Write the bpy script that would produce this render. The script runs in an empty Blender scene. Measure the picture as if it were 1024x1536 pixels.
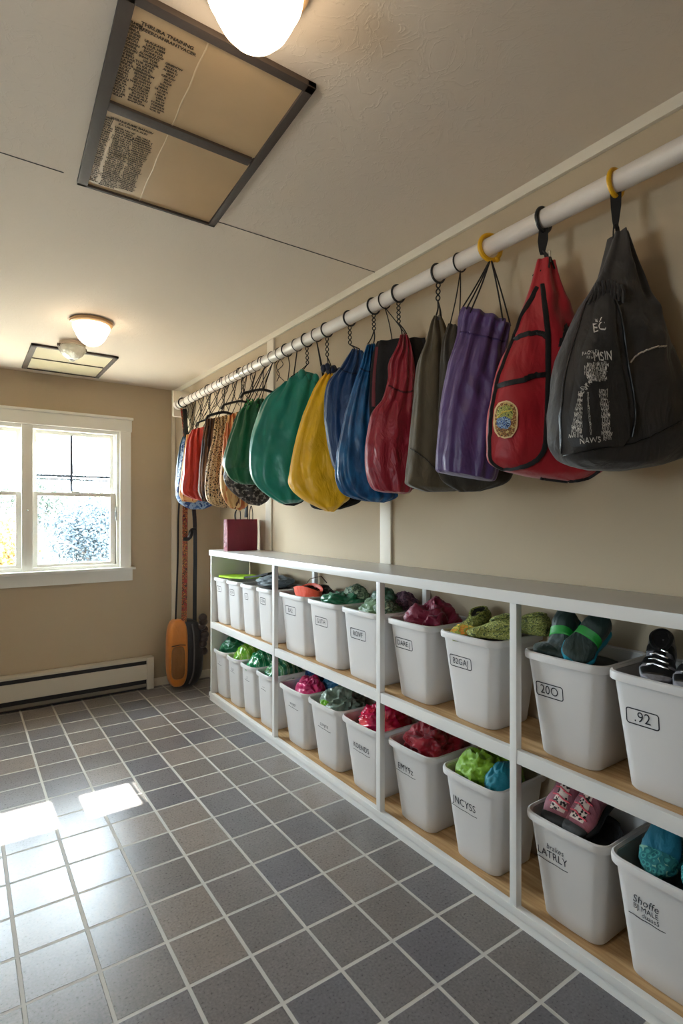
import bpy, math, random
import numpy as np
from mathutils import Vector, Matrix, noise
random.seed(7)
S = bpy.context.scene
COL = S.collection
PI = math.pi

# ------------------------------------------------------------------ camera
EYE = 1.396
YAW = math.radians(34.73)
SN, CS = math.sin(YAW), math.cos(YAW)
FPX = 825.0
cam_d = bpy.data.cameras.new('camera'); cam = bpy.data.objects.new('camera', cam_d); COL.objects.link(cam)
cam.location = (0, 0, EYE); cam.rotation_euler = (PI/2, 0, -YAW)
cam_d.sensor_fit = 'VERTICAL'; cam_d.sensor_height = 36.0
cam_d.lens = 36.0*FPX/1536.0
cam_d.shift_y = 6.0/1536.0
cam_d.clip_start = 0.02
S.camera = cam

# ------------------------------------------------------------------ colour management
S.view_settings.view_transform = 'Standard'
S.view_settings.look = 'None'
S.view_settings.exposure = 1.08
S.view_settings.gamma = 1.0
S.view_settings.use_curve_mapping = False
S.cycles.use_denoising = True
S.cycles.max_bounces = 8
S.cycles.diffuse_bounces = 5
S.cycles.transparent_max_bounces = 16

# ------------------------------------------------------------------ world and sun
W = bpy.data.worlds.new('sky'); S.world = W; W.use_nodes = True
bg = W.node_tree.nodes['Background']
bg.inputs[0].default_value = (0.78, 0.89, 1.0, 1); bg.inputs[1].default_value = 25.0
sun_d = bpy.data.lights.new('sun', 'SUN'); sun_d.energy = 42; sun_d.angle = math.radians(0.6); sun_d.color = (1, .95, .86)
sun = bpy.data.objects.new('sun', sun_d); COL.objects.link(sun)
sun.rotation_euler = Vector((0.015, -1.0, -1.03)).to_track_quat('-Z', 'Y').to_euler()

LAMP_E = 5.6
def portal(name, loc, rot, sx, sy):
    d = bpy.data.lights.new(name, 'AREA'); d.shape = 'RECTANGLE'; d.size = sx; d.size_y = sy
    d.cycles.is_portal = True
    o = bpy.data.objects.new(name, d); COL.objects.link(o); o.location = loc; o.rotation_euler = rot
    return o
portal('window_portal', (0.40, 4.80, 1.53), (-PI/2, 0, 0), 1.5, 1.2)
portal('added_window_portal', (-1.86, 1.1, 1.45), (0, -PI/2, 0), .5, .5)  # sampling portal for the added left window

# ------------------------------------------------------------------ projection helpers (photo pixel -> place)
def proj(p):
    d = SN*p[0]+CS*p[1]; r = CS*p[0]-SN*p[1]
    return 512+FPX*r/d, 774-FPX*(p[2]-EYE)/d
def on_plane(u, v, P0, a):
    """point where the sight line of pixel u,v meets the upright plane through P0 along horizontal axis a -> (t, z)"""
    k = (u-512)/FPX
    Dx, Dy = SN+CS*k, CS-SN*k
    det = Dx*(-a[1])-Dy*(-a[0])
    d = (P0[0]*(-a[1])-P0[1]*(-a[0]))/det
    t = (Dx*P0[1]-Dy*P0[0])/det
    return t, EYE+(774-v)*d/FPX

# ------------------------------------------------------------------ materials
def s2l(c):
    c = c/255.0
    return c/12.92 if c <= 0.04045 else ((c+0.055)/1.055)**2.4
def rgb(r, g, b): return (s2l(r), s2l(g), s2l(b), 1)
MC = {}
def mat(name, col, rough=0.5, metal=0.0, bump=0.0, bscale=40.0, coat=0.0, sheen=0.0, var=0.0, vscale=6.0, spec=0.5, emis=None, estr=0.0, trans=0.0):
    if name in MC: return MC[name]
    m = bpy.data.materials.new(name); m.use_nodes = True
    nt = m.node_tree; b = nt.nodes['Principled BSDF']
    b.inputs['Base Color'].default_value = col
    b.inputs['Roughness'].default_value = rough
    b.inputs['Metallic'].default_value = metal
    b.inputs['Specular IOR Level'].default_value = spec
    b.inputs['Coat Weight'].default_value = coat
    b.inputs['Sheen Weight'].default_value = sheen
    b.inputs['Transmission Weight'].default_value = trans
    if emis: b.inputs['Emission Color'].default_value = emis; b.inputs['Emission Strength'].default_value = estr
    tc = nt.nodes.new('ShaderNodeTexCoord')
    if var > 0:
        n = nt.nodes.new('ShaderNodeTexNoise'); n.inputs['Scale'].default_value = vscale; n.inputs['Detail'].default_value = 5
        nt.links.new(tc.outputs['Object'], n.inputs['Vector'])
        r = nt.nodes.new('ShaderNodeValToRGB')
        r.color_ramp.elements[0].position = 0.3; r.color_ramp.elements[1].position = 0.7
        r.color_ramp.elements[0].color = tuple(c*(1-var) for c in col[:3])+(1,)
        r.color_ramp.elements[1].color = tuple(min(1, c*(1+var)) for c in col[:3])+(1,)
        nt.links.new(n.outputs['Fac'], r.inputs['Fac']); nt.links.new(r.outputs['Color'], b.inputs['Base Color'])
    if bump > 0:
        n = nt.nodes.new('ShaderNodeTexNoise'); n.inputs['Scale'].default_value = bscale; n.inputs['Detail'].default_value = 4
        nt.links.new(tc.outputs['Object'], n.inputs['Vector'])
        bp = nt.nodes.new('ShaderNodeBump'); bp.inputs['Strength'].default_value = bump; bp.inputs['Distance'].default_value = 0.01
        nt.links.new(n.outputs['Fac'], bp.inputs['Height']); nt.links.new(bp.outputs['Normal'], b.inputs['Normal'])
    MC[name] = m
    return m
def cloth(name, col, rough=0.45, wr=0.6, ws=14.0, sheen=0.2, var=0.12):
    """creased cloth: ridged folds from distorted noise"""
    if name in MC: return MC[name]
    m = mat(name, col, rough, sheen=sheen, var=var, vscale=9)
    nt = m.node_tree; b = nt.nodes['Principled BSDF']; tc = nt.nodes.new('ShaderNodeTexCoord')
    mp = nt.nodes.new('ShaderNodeMapping'); mp.inputs['Scale'].default_value = (1.0, 1.0, 0.45)
    nt.links.new(tc.outputs['Object'], mp.inputs['Vector'])
    n = nt.nodes.new('ShaderNodeTexNoise'); n.inputs['Scale'].default_value = ws; n.inputs['Detail'].default_value = 3; n.inputs['Distortion'].default_value = 1.2
    nt.links.new(mp.outputs['Vector'], n.inputs['Vector'])
    bp = nt.nodes.new('ShaderNodeBump'); bp.inputs['Strength'].default_value = wr; bp.inputs['Distance'].default_value = 0.02
    nt.links.new(n.outputs['Fac'], bp.inputs['Height'])
    w = nt.nodes.new('ShaderNodeTexNoise'); w.inputs['Scale'].default_value = 420
    nt.links.new(tc.outputs['Object'], w.inputs['Vector'])
    b2 = nt.nodes.new('ShaderNodeBump'); b2.inputs['Strength'].default_value = 0.12; b2.inputs['Distance'].default_value = 0.002
    nt.links.new(w.outputs['Fac'], b2.inputs['Height']); nt.links.new(bp.outputs['Normal'], b2.inputs['Normal'])
    nt.links.new(b2.outputs['Normal'], b.inputs['Normal'])
    return m
def speckle(name, cols, scale=60.0, rough=0.6, stretch=(1, 1, 1), pos=None, kind='vor', bump=0.3):
    """spotted or patterned cloth: cells mapped through a stepped ramp"""
    if name in MC: return MC[name]
    m = mat(name, cols[0], rough); nt = m.node_tree; b = nt.nodes['Principled BSDF']
    tc = nt.nodes.new('ShaderNodeTexCoord'); mp = nt.nodes.new('ShaderNodeMapping'); mp.inputs['Scale'].default_value = stretch
    nt.links.new(tc.outputs['Object'], mp.inputs['Vector'])
    if kind == 'vor':
        t = nt.nodes.new('ShaderNodeTexVoronoi'); t.inputs['Scale'].default_value = scale; out = t.outputs['Distance']
    elif kind == 'wave':
        t = nt.nodes.new('ShaderNodeTexWave'); t.inputs['Scale'].default_value = scale; t.inputs['Distortion'].default_value = 3; t.inputs['Detail'].default_value = 3; out = t.outputs['Fac']
    else:
        t = nt.nodes.new('ShaderNodeTexNoise'); t.inputs['Scale'].default_value = scale; t.inputs['Detail'].default_value = 3; out = t.outputs['Fac']
    nt.links.new(mp.outputs['Vector'], t.inputs['Vector'])
    r = nt.nodes.new('ShaderNodeValToRGB'); r.color_ramp.interpolation = 'CONSTANT' if kind != 'soft' else 'LINEAR'
    n = len(cols); ps = pos or [0.1+0.75*i/n for i in range(n)]
    r.color_ramp.elements[0].position = 0; r.color_ramp.elements[0].color = cols[0]
    r.color_ramp.elements[1].position = ps[1]; r.color_ramp.elements[1].color = cols[1]
    for i in range(2, n):
        e = r.color_ramp.elements.new(ps[i]); e.color = cols[i]
    nt.links.new(out, r.inputs['Fac']); nt.links.new(r.outputs['Color'], b.inputs['Base Color'])
    bp = nt.nodes.new('ShaderNodeBump'); bp.inputs['Strength'].default_value = bump; bp.inputs['Distance'].default_value = 0.004
    nt.links.new(out, bp.inputs['Height']); nt.links.new(bp.outputs['Normal'], b.inputs['Normal'])
    return m

WALL = mat('wall_paint', rgb(187, 169, 142), 0.75, bump=0.05, bscale=90, var=0.02, vscale=2)
TRIMP = mat('trim_paint', rgb(226, 216, 198), 0.45)
WHITEP = mat('white_paint', rgb(232, 231, 228), 0.3)
SASHP = mat('sash_paint', rgb(232, 230, 222), 0.4)
POLEP = mat('pole_paint', rgb(226, 216, 206), 0.35)
BLACK = mat('black_fabric', rgb(24, 23, 24), 0.6, bump=0.2, bscale=60)
BLACKP = mat('black_plastic', rgb(20, 20, 21), 0.35)
CORD = mat('black_cord', rgb(22, 20, 20), 0.7)
INK = mat('black_ink', rgb(30, 30, 38), 0.6)
YELLOWP = mat('yellow_plastic', rgb(226, 172, 18), 0.4)
CHROME = mat('steel', rgb(190, 190, 190), 0.25, metal=1)

# ------------------------------------------------------------------ mesh helpers
def total_loc(o):
    v = Vector((0, 0, 0))
    while o is not None:
        v += o.location; o = o.parent
    return v
class MB:
    def __init__(s): s.v = []; s.f = []
    def add(s, vs, fs):
        n = len(s.v); s.v += [tuple(p) for p in vs]; s.f += [tuple(i+n for i in f) for f in fs]; return s
    def box(s, x0, x1, y0, y1, z0, z1, bev=0.0):
        if bev <= 0:
            vs = [(x, y, z) for z in (z0, z1) for y in (y0, y1) for x in (x0, x1)]
            return s.add(vs, [(0, 2, 3, 1), (4, 5, 7, 6), (0, 1, 5, 4), (2, 6, 7, 3), (0, 4, 6, 2), (1, 3, 7, 5)])
        import bmesh
        bm = bmesh.new(); bmesh.ops.create_cube(bm, size=1)
        for v in bm.verts:
            v.co = Vector(((x0+x1)/2+v.co.x*(x1-x0), (y0+y1)/2+v.co.y*(y1-y0), (z0+z1)/2+v.co.z*(z1-z0)))
        bmesh.ops.bevel(bm, geom=list(bm.edges), offset=bev, segments=2, affect='EDGES', profile=0.7)
        bm.verts.index_update(); bm.verts.ensure_lookup_table()
        s.add([v.co.copy() for v in bm.verts], [[v.index for v in f.verts] for f in bm.faces]); bm.free(); return s
    def rings(s, R, cap0=True, cap1=True, close=True):
        n = len(R[0]); b = len(s.v)
        for r in R: s.v += [tuple(p) for p in r]
        for i in range(len(R)-1):
            for j in range(n if close else n-1):
                k = (j+1) % n
                s.f.append((b+i*n+j, b+i*n+k, b+(i+1)*n+k, b+(i+1)*n+j))
        if cap0: s.f.append(tuple(b+j for j in reversed(range(n))))
        if cap1: s.f.append(tuple(b+(len(R)-1)*n+j for j in range(n)))
        return s
    def tube(s, pts, r, n=8, flat=1.0, closed=False):
        pts = [Vector(p) for p in pts]; R = []
        up = Vector((0, 0, 1)); prev = None
        m = len(pts)
        for i, p in enumerate(pts):
            if closed: t = (pts[(i+1) % m]-pts[i-1]).normalized()
            else: t = (pts[min(i+1, m-1)]-pts[max(i-1, 0)]).normalized()
            if prev is None:
                a = t.cross(up)
                if a.length < 0.1: a = t.cross(Vector((1, 0, 0)))
                a.normalize()
            else:
                a = prev-t*prev.dot(t)
                if a.length < 1e-6: a = t.orthogonal()
                a.normalize()
            prev = a; b = t.cross(a)
            rr = r[i] if isinstance(r, (list, tuple)) else r
            R.append([p+a*math.cos(2*PI*j/n)*rr+b*math.sin(2*PI*j/n)*rr*flat for j in range(n)])
        if closed:
            R.append(R[0]); return s.rings(R, False, False)
        return s.rings(R)
    def ring(s, c, axis, R, r, n=20, k=8, a0=0, a1=2*PI):
        axis = Vector(axis).normalized(); a = axis.orthogonal().normalized(); b = axis.cross(a); c = Vector(c)
        pts = [c+a*R*math.cos(a0+(a1-a0)*i/n)+b*R*math.sin(a0+(a1-a0)*i/n) for i in range(n if a1-a0 > 6.28 else n+1)]
        return s.tube(pts, r, k, closed=a1-a0 > 6.28)
    def lathe(s, c, prof, n=32, cap0=False, cap1=False):
        return s.rings([[(c[0]+r*math.cos(2*PI*j/n), c[1]+r*math.sin(2*PI*j/n), c[2]+z) for j in range(n)] for r, z in prof], cap0, cap1)
    def ball(s, c, rx, ry, rz, n=14, m=10, rot=None):
        R = []
        for i in range(m+1):
            a = PI*i/m-PI/2
            ring = []
            for j in range(n):
                p = Vector((rx*math.cos(a)*math.cos(2*PI*j/n), ry*math.cos(a)*math.sin(2*PI*j/n), rz*math.sin(a)))
                if rot is not None: p = rot @ p
                ring.append(Vector(c)+p)
            R.append(ring)
        return s.rings(R, False, False)
    def xf(s, M):
        s.v = [tuple(M @ Vector(p)) for p in s.v]; return s
    def build(s, name, m, parent=None, smooth=True, loc=None, angle=40):
        me = bpy.data.meshes.new(name)
        if parent is not None: off = total_loc(parent)
        elif loc is not None: off = Vector(loc)
        else:
            a = np.array(s.v); mn = a.min(0); mx = a.max(0)
            off = Vector(((mn[0]+mx[0])/2, (mn[1]+mx[1])/2, mn[2]))
        me.from_pydata([tuple(Vector(p)-off) for p in s.v], [], s.f); me.update()
        me.materials.append(m)
        if smooth:
            me.shade_smooth()
            try: me.set_sharp_from_angle(angle=math.radians(angle))
            except Exception: pass
        o = bpy.data.objects.new(name, me); COL.objects.link(o)
        if parent is not None: o.parent = parent
        else: o.location = off
        return o
def tag(o, label, cat, group=None):
    o['label'] = label; o['category'] = cat
    if group: o['group'] = group
    return o
def thing(name, label, cat, loc, group=None):
    o = bpy.data.objects.new(name, None); COL.objects.link(o); o.location = loc; o.empty_display_size = 0.05
    return tag(o, label, cat, group)
def struct(o): o['kind'] = 'structure'; return o
def sbox(name, m, *b, bev=0.0): return struct(MB().box(*b, bev=bev).build(name, m, smooth=bev > 0))
def copy_tree(o, parent=None):
    c = o.copy(); COL.objects.link(c); c.parent = parent
    for ch in list(o.children): copy_tree(ch, c)
    return c
def text_mesh(string, size, spacing=1.0, shear=0.0, bold=0.0):
    cu = bpy.data.curves.new('t', 'FONT'); cu.body = string; cu.size = size; cu.shear = shear; cu.space_character = spacing
    cu.align_x = 'CENTER'; cu.align_y = 'CENTER'; cu.resolution_u = 3; cu.offset = bold; cu.space_line = 0.85
    o = bpy.data.objects.new('t', cu); COL.objects.link(o)
    dg = bpy.context.evaluated_depsgraph_get(); me = o.evaluated_get(dg).to_mesh()
    vs = [v.co.copy() for v in me.vertices]; fs = [tuple(p.vertices) for p in me.polygons]
    o.evaluated_get(dg).to_mesh_clear(); bpy.data.objects.remove(o); bpy.data.curves.remove(cu)
    return vs, fs

# ------------------------------------------------------------------ room shell
XW, YB, HC = 1.48, 4.588, EYE+1.05      # upper right wall, back wall, ceiling
XN, ZS = 1.88, 1.75                     # niche wall behind the shelf, underside of the upper wall
XL, YF = -1.7, -1.6
TP_X, TP_Y = 0.2035, 0.2085
def floor_material():
    m = bpy.data.materials.new('slate_tile'); m.use_nodes = True; nt = m.node_tree; N = nt.nodes.new; L = nt.links.new
    b = nt.nodes['Principled BSDF']; tc = N('ShaderNodeTexCoord'); sp = N('ShaderNodeSeparateXYZ'); L(tc.outputs['Object'], sp.inputs[0])
    def math_(op, a, bv=None, clamp=False):
        n = N('ShaderNodeMath'); n.operation = op; n.use_clamp = clamp
        for i, x in enumerate((a, bv)):
            if x is None: continue
            if isinstance(x, (int, float)): n.inputs[i].default_value = x
            else: L(x, n.inputs[i])
        return n.outputs[0]
    cells = []; edges = []
    for ax, off, pit in (('X', 1.370, TP_X), ('Y', 1.390, TP_Y)):
        q = math_('DIVIDE', math_('SUBTRACT', sp.outputs[ax], off), pit)
        cells.append(math_('FLOOR', q))
        fr = math_('FRACT', q)
        e = math_('MULTIPLY', math_('MINIMUM', fr, math_('SUBTRACT', 1.0, fr)), pit)
        edges.append(e)
    d = math_('MINIMUM', edges[0], edges[1])
    nz = N('ShaderNodeTexNoise'); nz.inputs['Scale'].default_value = 45; L(tc.outputs['Object'], nz.inputs['Vector'])
    d = math_('ADD', d, math_('MULTIPLY', math_('SUBTRACT', nz.outputs['Fac'], 0.5), 0.0012))
    mr = N('ShaderNodeMapRange'); mr.inputs['From Min'].default_value = 0.0050; mr.inputs['From Max'].default_value = 0.0068; L(d, mr.inputs['Value'])
    tile = mr.outputs[0]
    cb = N('ShaderNodeCombineXYZ'); L(cells[0], cb.inputs[0]); L(cells[1], cb.inputs[1])
    wn = N('ShaderNodeTexWhiteNoise'); wn.noise_dimensions = '3D'; L(cb.outputs[0], wn.inputs['Vector'])
    r = N('ShaderNodeValToRGB'); cr = r.color_ramp
    cr.elements[0].position = 0; cr.elements[0].color = rgb(104, 102, 107)
    cr.elements[1].position = 1; cr.elements[1].color = rgb(142, 131, 123)
    for p, c in ((0.3, rgb(122, 114, 108)), (0.55, rgb(110, 107, 110)), (0.8, rgb(131, 121, 114))):
        e = cr.elements.new(p); e.color = c
    L(wn.outputs['Value'], r.inputs['Fac'])
    n1 = N('ShaderNodeTexNoise'); n1.inputs['Scale'].default_value = 14; n1.inputs['Detail'].default_value = 8; n1.inputs['Roughness'].default_value = 0.75
    va = N('ShaderNodeVectorMath'); va.operation = 'ADD'
    vm = N('ShaderNodeVectorMath'); vm.operation = 'SCALE'; vm.inputs['Scale'].default_value = 3.7; L(cb.outputs[0], vm.inputs[0])
    L(tc.outputs['Object'], va.inputs[0]); L(vm.outputs[0], va.inputs[1]); L(va.outputs[0], n1.inputs['Vector'])
    n2 = N('ShaderNodeTexNoise'); n2.inputs['Scale'].default_value = 120; n2.inputs['Detail'].default_value = 2; L(tc.outputs['Object'], n2.inputs['Vector'])
    f = math_('ADD', math_('MULTIPLY', n1.outputs['Fac'], 0.55), math_('MULTIPLY', n2.outputs['Fac'], 0.95))
    f = math_('ADD', f, 0.22)
    mx = N('ShaderNodeMix'); mx.data_type = 'RGBA'; mx.blend_type = 'MULTIPLY'; mx.inputs['Factor'].default_value = 1
    cc = N('ShaderNodeCombineColor'); L(f, cc.inputs[0]); L(f, cc.inputs[1]); L(f, cc.inputs[2])
    L(r.outputs['Color'], mx.inputs[6]); L(cc.outputs[0], mx.inputs[7])
    mg = N('ShaderNodeMix'); mg.data_type = 'RGBA'; mg.inputs[6].default_value = rgb(190, 186, 178); L(tile, mg.inputs['Factor']); L(mx.outputs[2], mg.inputs[7])
    L(mg.outputs[2], b.inputs['Base Color'])
    ro = math_('ADD', math_('MULTIPLY', n2.outputs['Fac'], 0.16), 0.22)
    rm = N('ShaderNodeMix'); rm.data_type = 'FLOAT'; rm.inputs[2].default_value = 0.7; L(tile, rm.inputs[0]); L(ro, rm.inputs[3]); L(rm.outputs[0], b.inputs['Roughness'])
    h = math_('ADD', math_('MULTIPLY', tile, 1.0), math_('ADD', math_('MULTIPLY', n2.outputs['Fac'], 0.10), math_('MULTIPLY', n1.outputs['Fac'], 0.06)))
    bp = N('ShaderNodeBump'); bp.inputs['Strength'].default_value = 0.6; bp.inputs['Distance'].default_value = 0.003; L(h, bp.inputs['Height']); L(bp.outputs['Normal'], b.inputs['Normal'])
    return m
def ceiling_material():
    m = mat('ceiling_paint', rgb(220, 205, 187), 0.8); nt = m.node_tree; N = nt.nodes.new; L = nt.links.new
    b = nt.nodes['Principled BSDF']; tc = N('ShaderNodeTexCoord')
    w = N('ShaderNodeTexNoise'); w.inputs['Scale'].default_value = 11; w.inputs['Detail'].default_value = 6; w.inputs['Distortion'].default_value = 2.0; L(tc.outputs['Object'], w.inputs['Vector'])
    r = N('ShaderNodeValToRGB'); r.color_ramp.elements[0].position = 0.47; r.color_ramp.elements[1].position = 0.5
    e = r.color_ramp.elements.new(0.53); e.color = (0, 0, 0, 1); r.color_ramp.elements[1].color = (1, 1, 1, 1)
    L(w.outputs['Fac'], r.inputs['Fac'])
    ad = N('ShaderNodeMath'); ad.operation = 'ADD'; L(r.outputs['Color'], ad.inputs[0]); L(w.outputs['Fac'], ad.inputs[1])
    bp = N('ShaderNodeBump'); bp.inputs['Strength'].default_value = 0.15; bp.inputs['Distance'].default_value = 0.006; L(ad.outputs[0], bp.inputs['Height']); L(bp.outputs['Normal'], b.inputs['Normal'])
    return m
T = 0.15
fl = struct(MB().box(XL-T, XN+T, YF-T, YB+0.25, -0.1, 0).build('floor', floor_material(), smooth=False, loc=(0, 0, 0)))
struct(MB().box(XL-T, XN+T, YF-T, YB+0.25, HC, HC+0.1).build('ceiling', ceiling_material(), smooth=False, loc=(0, 0, HC)))
WX0, WX1, WZ0, WZ1 = -0.235, 1.045, 0.99, 2.065     # back window opening
m = MB().box(XL-T, WX0, YB, YB+0.16, 0, HC).box(WX1, XN+T, YB, YB+0.16, 0, HC).box(WX0, WX1, YB, YB+0.16, 0, WZ0).box(WX0, WX1, YB, YB+0.16, WZ1, HC)
struct(m.build('wall_back', WALL, smooth=False))
sbox('wall_right', WALL, XN, XN+T, YF-T, YB, 0, HC)
sbox('wall_right', WALL, XW, XN, YF-T, YB, ZS, HC)
LY0, LY1, LZ0, LZ1 = 0.85, 1.35, 1.15, 1.65
m = MB().box(XL-T, XL, YF-T, LY0, 0, HC).box(XL-T, XL, LY1, YB, 0, HC).box(XL-T, XL, LY0, LY1, 0, LZ0).box(XL-T, XL, LY0, LY1, LZ1, HC)
struct(m.build('wall_left', WALL, smooth=False))
sbox('wall_front', WALL, XL, XN, YF-T, YF, 0, HC)

# ceiling trim along the right wall, board seams, wall battens
sbox('trim_1', TRIMP, XW-0.014, XW, YF, YB, HC-0.034, HC, bev=0.003)
SEAM = mat('ceiling_seam', rgb(92, 86, 80), 0.8)  # dark tone of the joints between ceiling boards
sbox('trim_2', SEAM, XL, 0.26, 1.864, 1.867, HC-0.0015, HC+0.001)
sbox('trim_3', SEAM, 0.75, XW-0.014, 1.862, 1.865, HC-0.0015, HC+0.001)
sbox('trim_4', TRIMP, XN-0.012, XN, 2.24, 2.33, 1.141, ZS, bev=0.002)
sbox('trim_5', TRIMP, XN-0.012, XN, 3.60, 3.69, 1.141, ZS, bev=0.002)
sbox('trim_6', TRIMP, XW-0.012, XW, 2.80, 2.88, ZS, HC-0.034, bev=0.002)
sbox('trim_7', TRIMP, XW-0.03, XW+0.01, YB-0.014, YB, 0.0, HC, bev=0.002)
sbox('baseboard_back', TRIMP, 1.30, XW-0.03, YB-0.013, YB, 0, 0.065, bev=0.003)
sbox('baseboard_back', TRIMP, XW+0.01, XN, YB-0.013, YB, 0, 0.065, bev=0.003)
sbox('baseboard_right', TRIMP, XN-0.013, XN, 4.05, YB-0.013, 0, 0.065, bev=0.003)

# ------------------------------------------------------------------ windows
def glass_material():
    m = bpy.data.materials.new('window_glass'); m.use_nodes = True; nt = m.node_tree; N = nt.nodes.new; L = nt.links.new
    nt.nodes.remove(nt.nodes['Principled BSDF']); out = nt.nodes['Material Output']
    t = N('ShaderNodeBsdfTransparent'); t.inputs[0].default_value = (0.97, 0.99, 0.98, 1); g = N('ShaderNodeBsdfGlossy'); g.inputs['Roughness'].default_value = 0.02
    mx = N('ShaderNodeMixShader'); mx.inputs[0].default_value = 0.05; L(t.outputs[0], mx.inputs[1]); L(g.outputs[0], mx.inputs[2]); L(mx.outputs[0], out.inputs[0])
    return m
GLASS = glass_material()
MUNT = mat('grille_bar', rgb(96, 106, 124), 0.5)
def frame_rect(m, x0, x1, z0, z1, w, y0, y1, wb=None, wt=None):
    wb = wb or w; wt = wt or w
    m.box(x0, x0+w, y0, y1, z0, z1, bev=0.002).box(x1-w, x1, y0, y1, z0, z1, bev=0.002)
    m.box(x0+w, x1-w, y0, y1, z0, z0+wb, bev=0.002).box(x0+w, x1-w, y0, y1, z1-wt, z1, bev=0.002)
    return m
def sash_window(name, x0, x1, grille):
    w = MB(); frame_rect(w, x0, x1, WZ0, WZ1, 0.028, YB-0.001, YB+0.14)
    w.box(x0+.028, x0+.036, YB+0.045, YB+0.055, WZ0+.028, WZ1-.028).box(x1-.036, x1-.028, YB+0.045, YB+0.055, WZ0+.028, WZ1-.028)
    wo = struct(w.build(name, SASHP)); z0, z1 = WZ0+0.028, WZ1-0.028; zm = 1.56
    lo = frame_rect(MB(), x0+.036, x1-.036, z0, zm+.014, 0.034, YB+0.020, YB+0.050, wb=.022, wt=.028).build('lower_sash', SASHP, wo)
    up = frame_rect(MB(), x0+.036, x1-.036, zm-.012, z1, 0.030, YB+0.058, YB+0.088, wb=.026, wt=.026).build('upper_sash', SASHP, wo)
    MB().box(x0+.07, x1-.07, YB+.033, YB+.037, z0+.022, zm-.014).build('pane', GLASS, lo, smooth=False)
    MB().box(x0+.066, x1-.066, YB+.071, YB+.075, zm+.014, z1-.026).build('pane', GLASS, up, smooth=False)
    if grille:
        g = MB(); cx_ = (x0+x1)/2-0.02
        g.box(cx_-.009, cx_+.009, YB+.062, YB+.084, zm+.012, z1-.024)
        g.box(x0+.06, x1-.06, YB+.063, YB+.083, 1.694, 1.709).box(x0+.06, x1-.06, YB+.063, YB+.083, 1.670, 1.680)
        g.build('grille', MUNT, up, smooth=False)
    l = MB().box((x0+x1)/2-.03, (x0+x1)/2+.03, YB+.012, YB+.04, zm+.012, zm+.024, bev=.003)
    l.build('sash_lock', SASHP, lo)
    t = MB().box(x1-.034, x1-.026, YB-.001, YB+.02, 1.36, 1.47, bev=.002).box(x1-.04, x1-.024, YB-.004, YB+.012, 1.39, 1.43, bev=.003)
    t.build('tilt_latch', mat('latch_grey', rgb(170, 176, 182), .35), wo)
    return wo
sash_window('window_1', 0.40, WX1, True)
sash_window('window_2', WX0, 0.40, False)
sbox('trim_8', SASHP, 0.365, 0.435, YB-0.012, YB+0.012, WZ0, WZ1, bev=0.003)
MB_ = MB().ball((0.402, YB-0.016, 1.44), .008, .008, .008)
struct(MB_.build('trim_9', CHROME))
sbox('trim_10', SASHP, WX1-0.006, 1.122, YB-0.022, YB, WZ0, WZ1+0.005, bev=0.003)
sbox('trim_11', SASHP, WX0-0.082, WX0+0.006, YB-0.022, YB, WZ0, WZ1+0.005, bev=0.003)
m = MB().box(WX0-0.09, 1.128, YB-0.026, YB, WZ1, 2.158, bev=0.003).box(WX0-0.10, 1.137, YB-0.040, YB, 2.158, 2.178, bev=0.004)
struct(m.build('trim_12', SASHP))
sbox('trim_13', SASHP, WX0-0.11, 1.150, YB-0.062, YB+0.02, 0.972, 0.992, bev=0.005)
sbox('trim_14', SASHP, WX0-0.095, 1.134, YB-0.022, YB, 0.882, 0.972, bev=0.003)
# unseen side window, added to bring in daylight from the left
w = MB()
for a0, a1, b0, b1 in ((LY0, LY1, LZ0, LZ0+.05), (LY0, LY1, LZ1-.05, LZ1), (LY0, LY0+.05, LZ0, LZ1), (LY1-.05, LY1, LZ0, LZ1), (1.08, 1.12, LZ0, LZ1)):
    w.box(XL-.1, XL-.04, a0, a1, b0, b1, bev=.002)
w3 = struct(w.build('added_window', SASHP))
MB().box(XL-.072, XL-.068, LY0+.05, LY1-.05, LZ0+.05, LZ1-.05).build('pane', GLASS, w3, smooth=False)
# unseen board canopy, added outside to block sun and shape the floor patches
cz = 2.75
m = MB().box(-0.34, 1.14, YB+1.14, YB+1.82, cz, cz+.05).box(0.700, 1.14, YB+0.16, YB+1.14, cz, cz+.05).box(-0.36, -0.30, YB+.16, YB+1.14, cz, cz+.05)
struct(m.build('sun_blocking_canopy', mat('sun_blocker_wood', rgb(120, 100, 80), .8), smooth=False))

# ------------------------------------------------------------------ outdoors
GRASS = mat('lawn', rgb(150, 142, 128), 0.9, var=0.15, vscale=1.2)
struct(MB().box(-40, 40, YB+0.3, 70, -0.5, -0.4).build('floor', GRASS, smooth=False))
def leaf_cloud(mb, c, rx, ry, rz, n, size, rnd):
    for i in range(n):
        while True:
            p = Vector((rnd.uniform(-1, 1), rnd.uniform(-1, 1), rnd.uniform(-1, 1)))
            if 0.35 < p.length < 1: break
        k = 1+0.35*noise.noise(p*2.2+Vector(c))
        q = Vector((c[0]+p.x*rx*k, c[1]+p.y*ry*k, c[2]+p.z*rz*k))
        a = Vector((rnd.gauss(0, 1), rnd.gauss(0, 1), rnd.gauss(0, 1))).normalized(); b = a.orthogonal().normalized()
        s = size*rnd.uniform(.6, 1.3)
        mb.add([q-a*s, q-b*s*.5, q+a*s, q+b*s*.5], [(0, 1, 2, 3)])
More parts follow.
